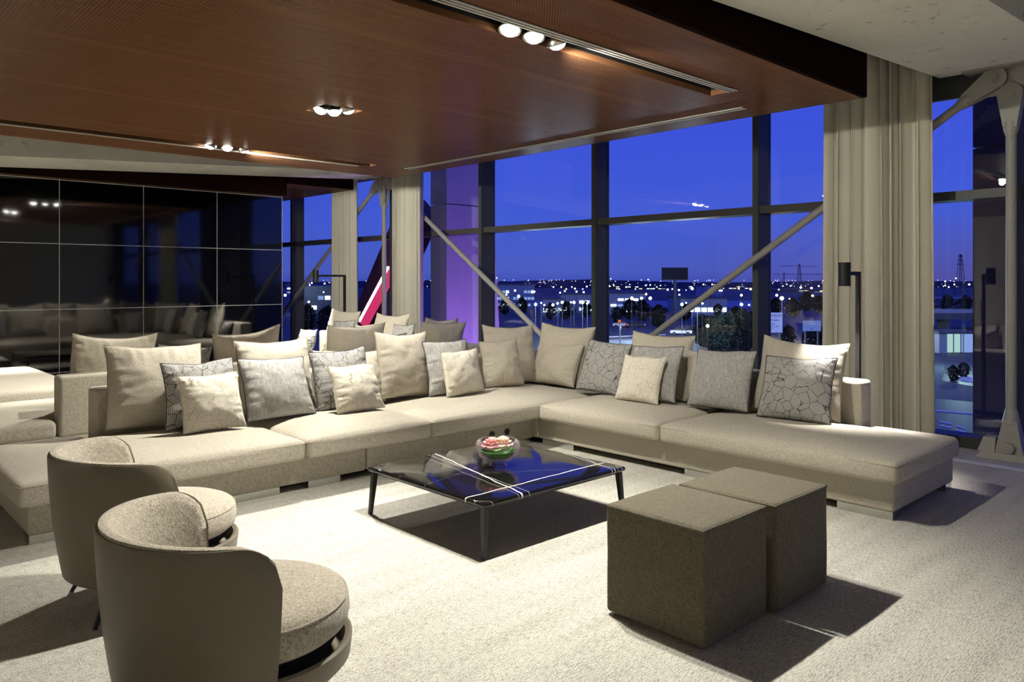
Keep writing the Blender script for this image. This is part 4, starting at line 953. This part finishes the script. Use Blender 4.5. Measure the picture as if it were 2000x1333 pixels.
# ------------------------------------------------------------------ outside: trees
M['tree'] = plain('night_foliage', (0.006, 0.009, 0.008), 0.95, 0, 0.0, 0.5, 1.5); M['trunk'] = plain('trunk', (0.03, 0.025, 0.02), 0.9)
def tree_proto(seed):
    rnd = random.Random(seed); b = MB(); H = 6.0
    for k in range(1000):
        a = rnd.uniform(0, 2*PI); rr_ = rnd.random()**.5; ph = rnd.uniform(-1, 1); R = 2.3*math.sqrt(max(0, 1-ph*ph))*(.75+.25*noise.noise(Vector((a, ph, seed))))
        R *= .72+.55*noise.noise(Vector((math.cos(a)*1.6, math.sin(a)*1.6, ph*1.9+seed*3))); c = Vector((math.cos(a)*R*1.35*rr_**.4, math.sin(a)*R*1.35*rr_**.4, 2.9+2.7*ph*(1+.3*noise.noise(Vector((math.cos(a)*2, math.sin(a)*2, seed)))))); s = rnd.uniform(.10, .42)
        u_, v_ = Vector((rnd.gauss(0,1), rnd.gauss(0,1), rnd.gauss(0,1))).normalized(), Vector((rnd.gauss(0,1), rnd.gauss(0,1), rnd.gauss(0,1))).normalized()
        w_ = u_.cross(v_).normalized(); v_ = w_.cross(u_); b.add([c+u_*s, c+v_*s*.6, c-u_*s, c-v_*s*.6, c+w_*s*.35, c-w_*s*.35], [(0,1,4),(1,2,4),(2,3,4),(3,0,4),(1,0,5),(2,1,5),(3,2,5),(0,3,5)])
    r = thing('tree', '', 'tree', (0,0,0), 0, 'trees outside'); b.build('crown', M['tree'], r, False)
    MB().tube([(0,0,0),(.05,0,1.2),(0,.05,3.6)], [.22,.17,.08], 8).build('trunk', M['trunk'], r); return r
T0 = [tree_proto(s) for s in (1, 2, 3)]; used = [0, 0, 0]
TREES = [(1105,.9,616,'dark tree left of the middle mullion'),(1075,.8,616,'dark tree below the small showroom'),(1020,.9,604,'dark tree below the office block'),(985,.8,606,'dark tree at the left of the office block'),(1145,.8,612,'dark tree touching the middle mullion'),
 (1230,1.0,616,'bushy dark tree left of the billboard pole'),(1256,1.0,619,'bushy dark tree close left of the billboard pole'),(1285,.9,632,'bushy dark tree below the billboard'),(1205,.7,622,'small dark tree behind the red cross signal'),(1338,.8,618,'dark tree right of the billboard pole'),
 (1375,.9,670,'dark roadside tree right of the brace foot'),(1400,1.0,684,'dark roadside tree, second right of the brace foot'),(1425,1.1,690,'large dark roadside tree between the sofa pillows and second mullion'),(1450,1.1,682,'large dark tree just left of the second mullion'),(1468,1.0,670,'dark tree touching the second mullion at left'),
 (1440,.9,640,'dark tree behind the large roadside ones'),(1402,.7,613,'dark tree in the lit lot above the roadside trees'),(1548,1.0,612,'dark tree behind the two blue signs'),(1575,1.2,600,'tall dark tree below the wide-armed pylon'),(1600,1.0,604,'dark tree left of the wide curtain'),(1515,.9,606,'dark tree just right of the second mullion'),
 (1540,.6,668,'low dark tree between the two blue signs'),(1585,.6,676,'low dark tree under the smaller blue sign'),(1610,.6,672,'low dark tree beside the wide curtain, below the signs'),(1850,1.0,600,'dark tree below the slim pylon'),(1885,1.0,602,'dark tree right of the slim pylon'),
 (600,1.0,640,'dark tree outside the far left window'),(640,1.0,648,'dark tree outside the far left window behind the curtain edge'),(1862,.3,738,'low shrub on the traffic island at right'),(1882,.3,730,'low shrub behind the other on the traffic island')]
for i, (u, s, v, lab) in enumerate(TREES):
    k = i % 3; o = T0[k] if not used[k] else copy_tree(T0[k]); used[k] = 1
    x, y = gp(u, v+8); o.location = (x, y, GZ); o.rotation_euler = (0, 0, i*1.3); o.scale = (s*1.15, s*1.15, s); o['label'] = lab

# ------------------------------------------------------------------ outside: street lamps and far lights
COLS = {'w': ((.85, .93, 1.0), 'white'), 'b': ((.62, .82, 1.0), 'blue-white'), 'o': ((1.0, .66, .30), 'orange'), 'y': ((1.0, .84, .45), 'yellow')}
LM = {k: emit('lamp_'+n, c, 14.0, False) for k, (c, n) in COLS.items()}
L_ = [(970,543,'w',1.6),(992,558,'b',2.6),(999,560,'w',1.3),(1006,568,'y',2.8),(1013,579,'y',4.0),(1034,556,'w',3.4),(1037,561,'y',2),(965,579,'w',3),(989,576,'b',2.6),(1044,570,'b',2.2),(1046,595,'b',4.2),(1057,592,'b',2.6),(1063,596,'b',2.4),(1080,596,'b',4),
 (1089,593,'b',3.2),(1098,591,'b',4),(1115,591,'b',2.5),(1121,591,'b',4.2),(1138,591,'b',4.4),(1147,593,'b',3),(1081,561,'w',1.8),(1096,561,'o',1.6),(1103,569,'o',2.2),(1106,565,'o',1.7),(1094,572,'b',2.2),(1123,564,'o',2.3),(1126,570,'o',2.6),(1117,561,'w',1.5),
 (1138,565,'b',1.5),(1140,571,'b',2.6),(1146,560,'w',2.2),(1234,583,'w',4.4),(1253,583,'w',4),(1270,583,'w',4.6),(1262,575,'y',2.8),(1332,595,'b',4.4),(1352,564,'b',4),(1304,566,'o',2.8),(1326,567,'o',2.8),(1313,565,'b',1.8),(1327,576,'w',2.4),(1374,556,'o',2),
 (1391,556,'o',1.8),(1387,577,'o',3),(1443,564,'o',2.4),(1466,565,'o',3),(1448,577,'y',3.2),(1448,595,'b',4.4),(1463,596,'b',2.6),(1352,594,'b',3.4),(1362,594,'w',3.6),(1372,593,'w',3),(1340,592,'w',2.2),(1186,612,'y',2.4),(1527,583,'y',5.5),(1517,577,'y',3.4),
 (1564,562,'y',2.8),(1585,563,'y',2.8),(1587,578,'o',3),(1599,559,'w',2),(1608,549,'w',2.4),(1529,559,'w',1.4),(1537,556,'w',1.2),(1544,559,'w',1.4),(1521,566,'w',1.5),(1542,584,'y',1.5),(1846,550,'y',1.8),(1864,556,'y',1.8),(1846,558,'y',1.6),(1853,561,'w',1.8),
 (1893,556,'o',2.4),(1867,544,'y',1.6),(591,541,'w',1.6),(590,553,'b',2.2),(599,554,'b',2.4),(609,553,'b',2.2),(605,557,'b',2),(591,567,'b',3.8),(634,554,'y',2.2),(632,571,'b',1.8),(557,577,'y',3.8),(765,572,'b',3.4),(603,590,'b',3),(1382,637,'y',4.5),
 (1223,561,'b',1.7),(1241,565,'b',1.6),(1261,558,'w',1.5),(1230,556,'w',1.3),(1270,557,'b',1.6),(1283,561,'w',1.4),(1290,558,'b',1.5),(1278,564,'b',1.3),(1190,559,'y',2),(1199,558,'y',1.6),(1186,556,'y',1.6),(1210,565,'b',1.4),(1266,546.5,'w',1.5),(1193,545,'b',1.4),(1340,567,'b',1.3)]
M['pole'] = plain('lamp_pole', (.02,.021,.026), .9)
where = lambda u: ('the far left window' if u < 660 else 'the gap beside the neon tube' if u < 830 else 'the pane left of the middle mullion' if u < 1165 else 'the pane holding the billboard' if u < 1480 else 'the pane left of the wide curtain' if u < 1640 else 'the strip right of the wide curtain')
def street_lamp(col, R):
    r = thing('street_lamp', '', 'street lamp', (0,0,0)); 
    MB().tube([(0,0,0),(0,0,1)], .04, 6).build('pole', M['pole'], r, False); MB().lathe([(.02,-1),(.72,-.6),(1,0),(.72,.6),(.02,1)], 10, (0,0,0)).build('lantern', LM[col], r); return r
proto = {}
for li, (u, v, c, px) in enumerate(L_):
    D = 420 if v < 557 else max(95, min(420, 3.2*FPX/(v-HZ)))*(1+.05*(li%4-1.5))
    for (b0, b1, bd, dp) in BL:
        if b0-6 < u < b1+6 and bd-4 < D < bd+dp+4: D = bd-5
    p = at_d(u, v, D); h = p.z-GZ; R = px/FPX*D*.72
    if c not in proto: proto[c] = street_lamp(c, 1); o = proto[c]
    else: o = copy_tree(proto[c])
    o.location = (p.x, p.y, GZ); size = 'glaring' if px >= 3.8 else 'bright' if px >= 2.4 else 'small'
    o['label'] = '%s %s street lamp in the night city, in %s' % (size, COLS[c][1], where(u)); o['group'] = '%s %s lamps in %s' % (size, COLS[c][1], where(u))
    for ch in o.children:
        if ch.name.startswith('pole'): ch.scale = (1, 1, h)
        else: ch.location = (0, 0, h); ch.scale = (R, R, R)
# lamps over the lit car lot really light the ground
for (u, v, e, c) in [(1046,595,9800,(.6,.8,1)),(1098,591,11200,(.6,.8,1)),(1138,591,11200,(.6,.8,1)),(1253,583,21000,(.7,.85,1)),(1332,595,11200,(.6,.8,1)),(1362,594,11200,(.7,.85,1)),(1448,595,1500,(.6,.8,1)),(1527,583,11200,(1,.85,.5)),(1382,637,900,(1,.8,.35)),(591,567,1800,(.6,.8,1)),(1880,652,2500,(.6,.95,.95)),(1875,770,1200,(.5,.6,1))]:
    D = max(95, min(420, 3.2*FPX/(v-HZ))); p = at_d(u, v, D); l = bpy.data.lights.new('lot_light', 'POINT'); l.energy = e; l.color = c; l.shadow_soft_size = .4
    o = bpy.data.objects.new('lot_light', l); COL.objects.link(o); o.location = p+Vector((0, 0, .6))
# far scattered lights of the town on the hills: too many and too small to count
rnd = random.Random(5); mb = MB()
for k in range(260):
    u = rnd.uniform(560, 1900); v = 548+rnd.random()**1.5*14-1; D = rnd.uniform(700, 1150); p = at_d(u, v, D); s = rnd.uniform(.45, 1.0)*D/FPX
    mb.lathe([(.01,-s),(s,0),(.01,s)], 6, p)
tag(mb.build('town_lights', emit('town_light', (.95, .85, .75), 3.0, False), None, False), 'countless tiny lights of the distant town along the skyline', 'town lights', None, 'stuff')
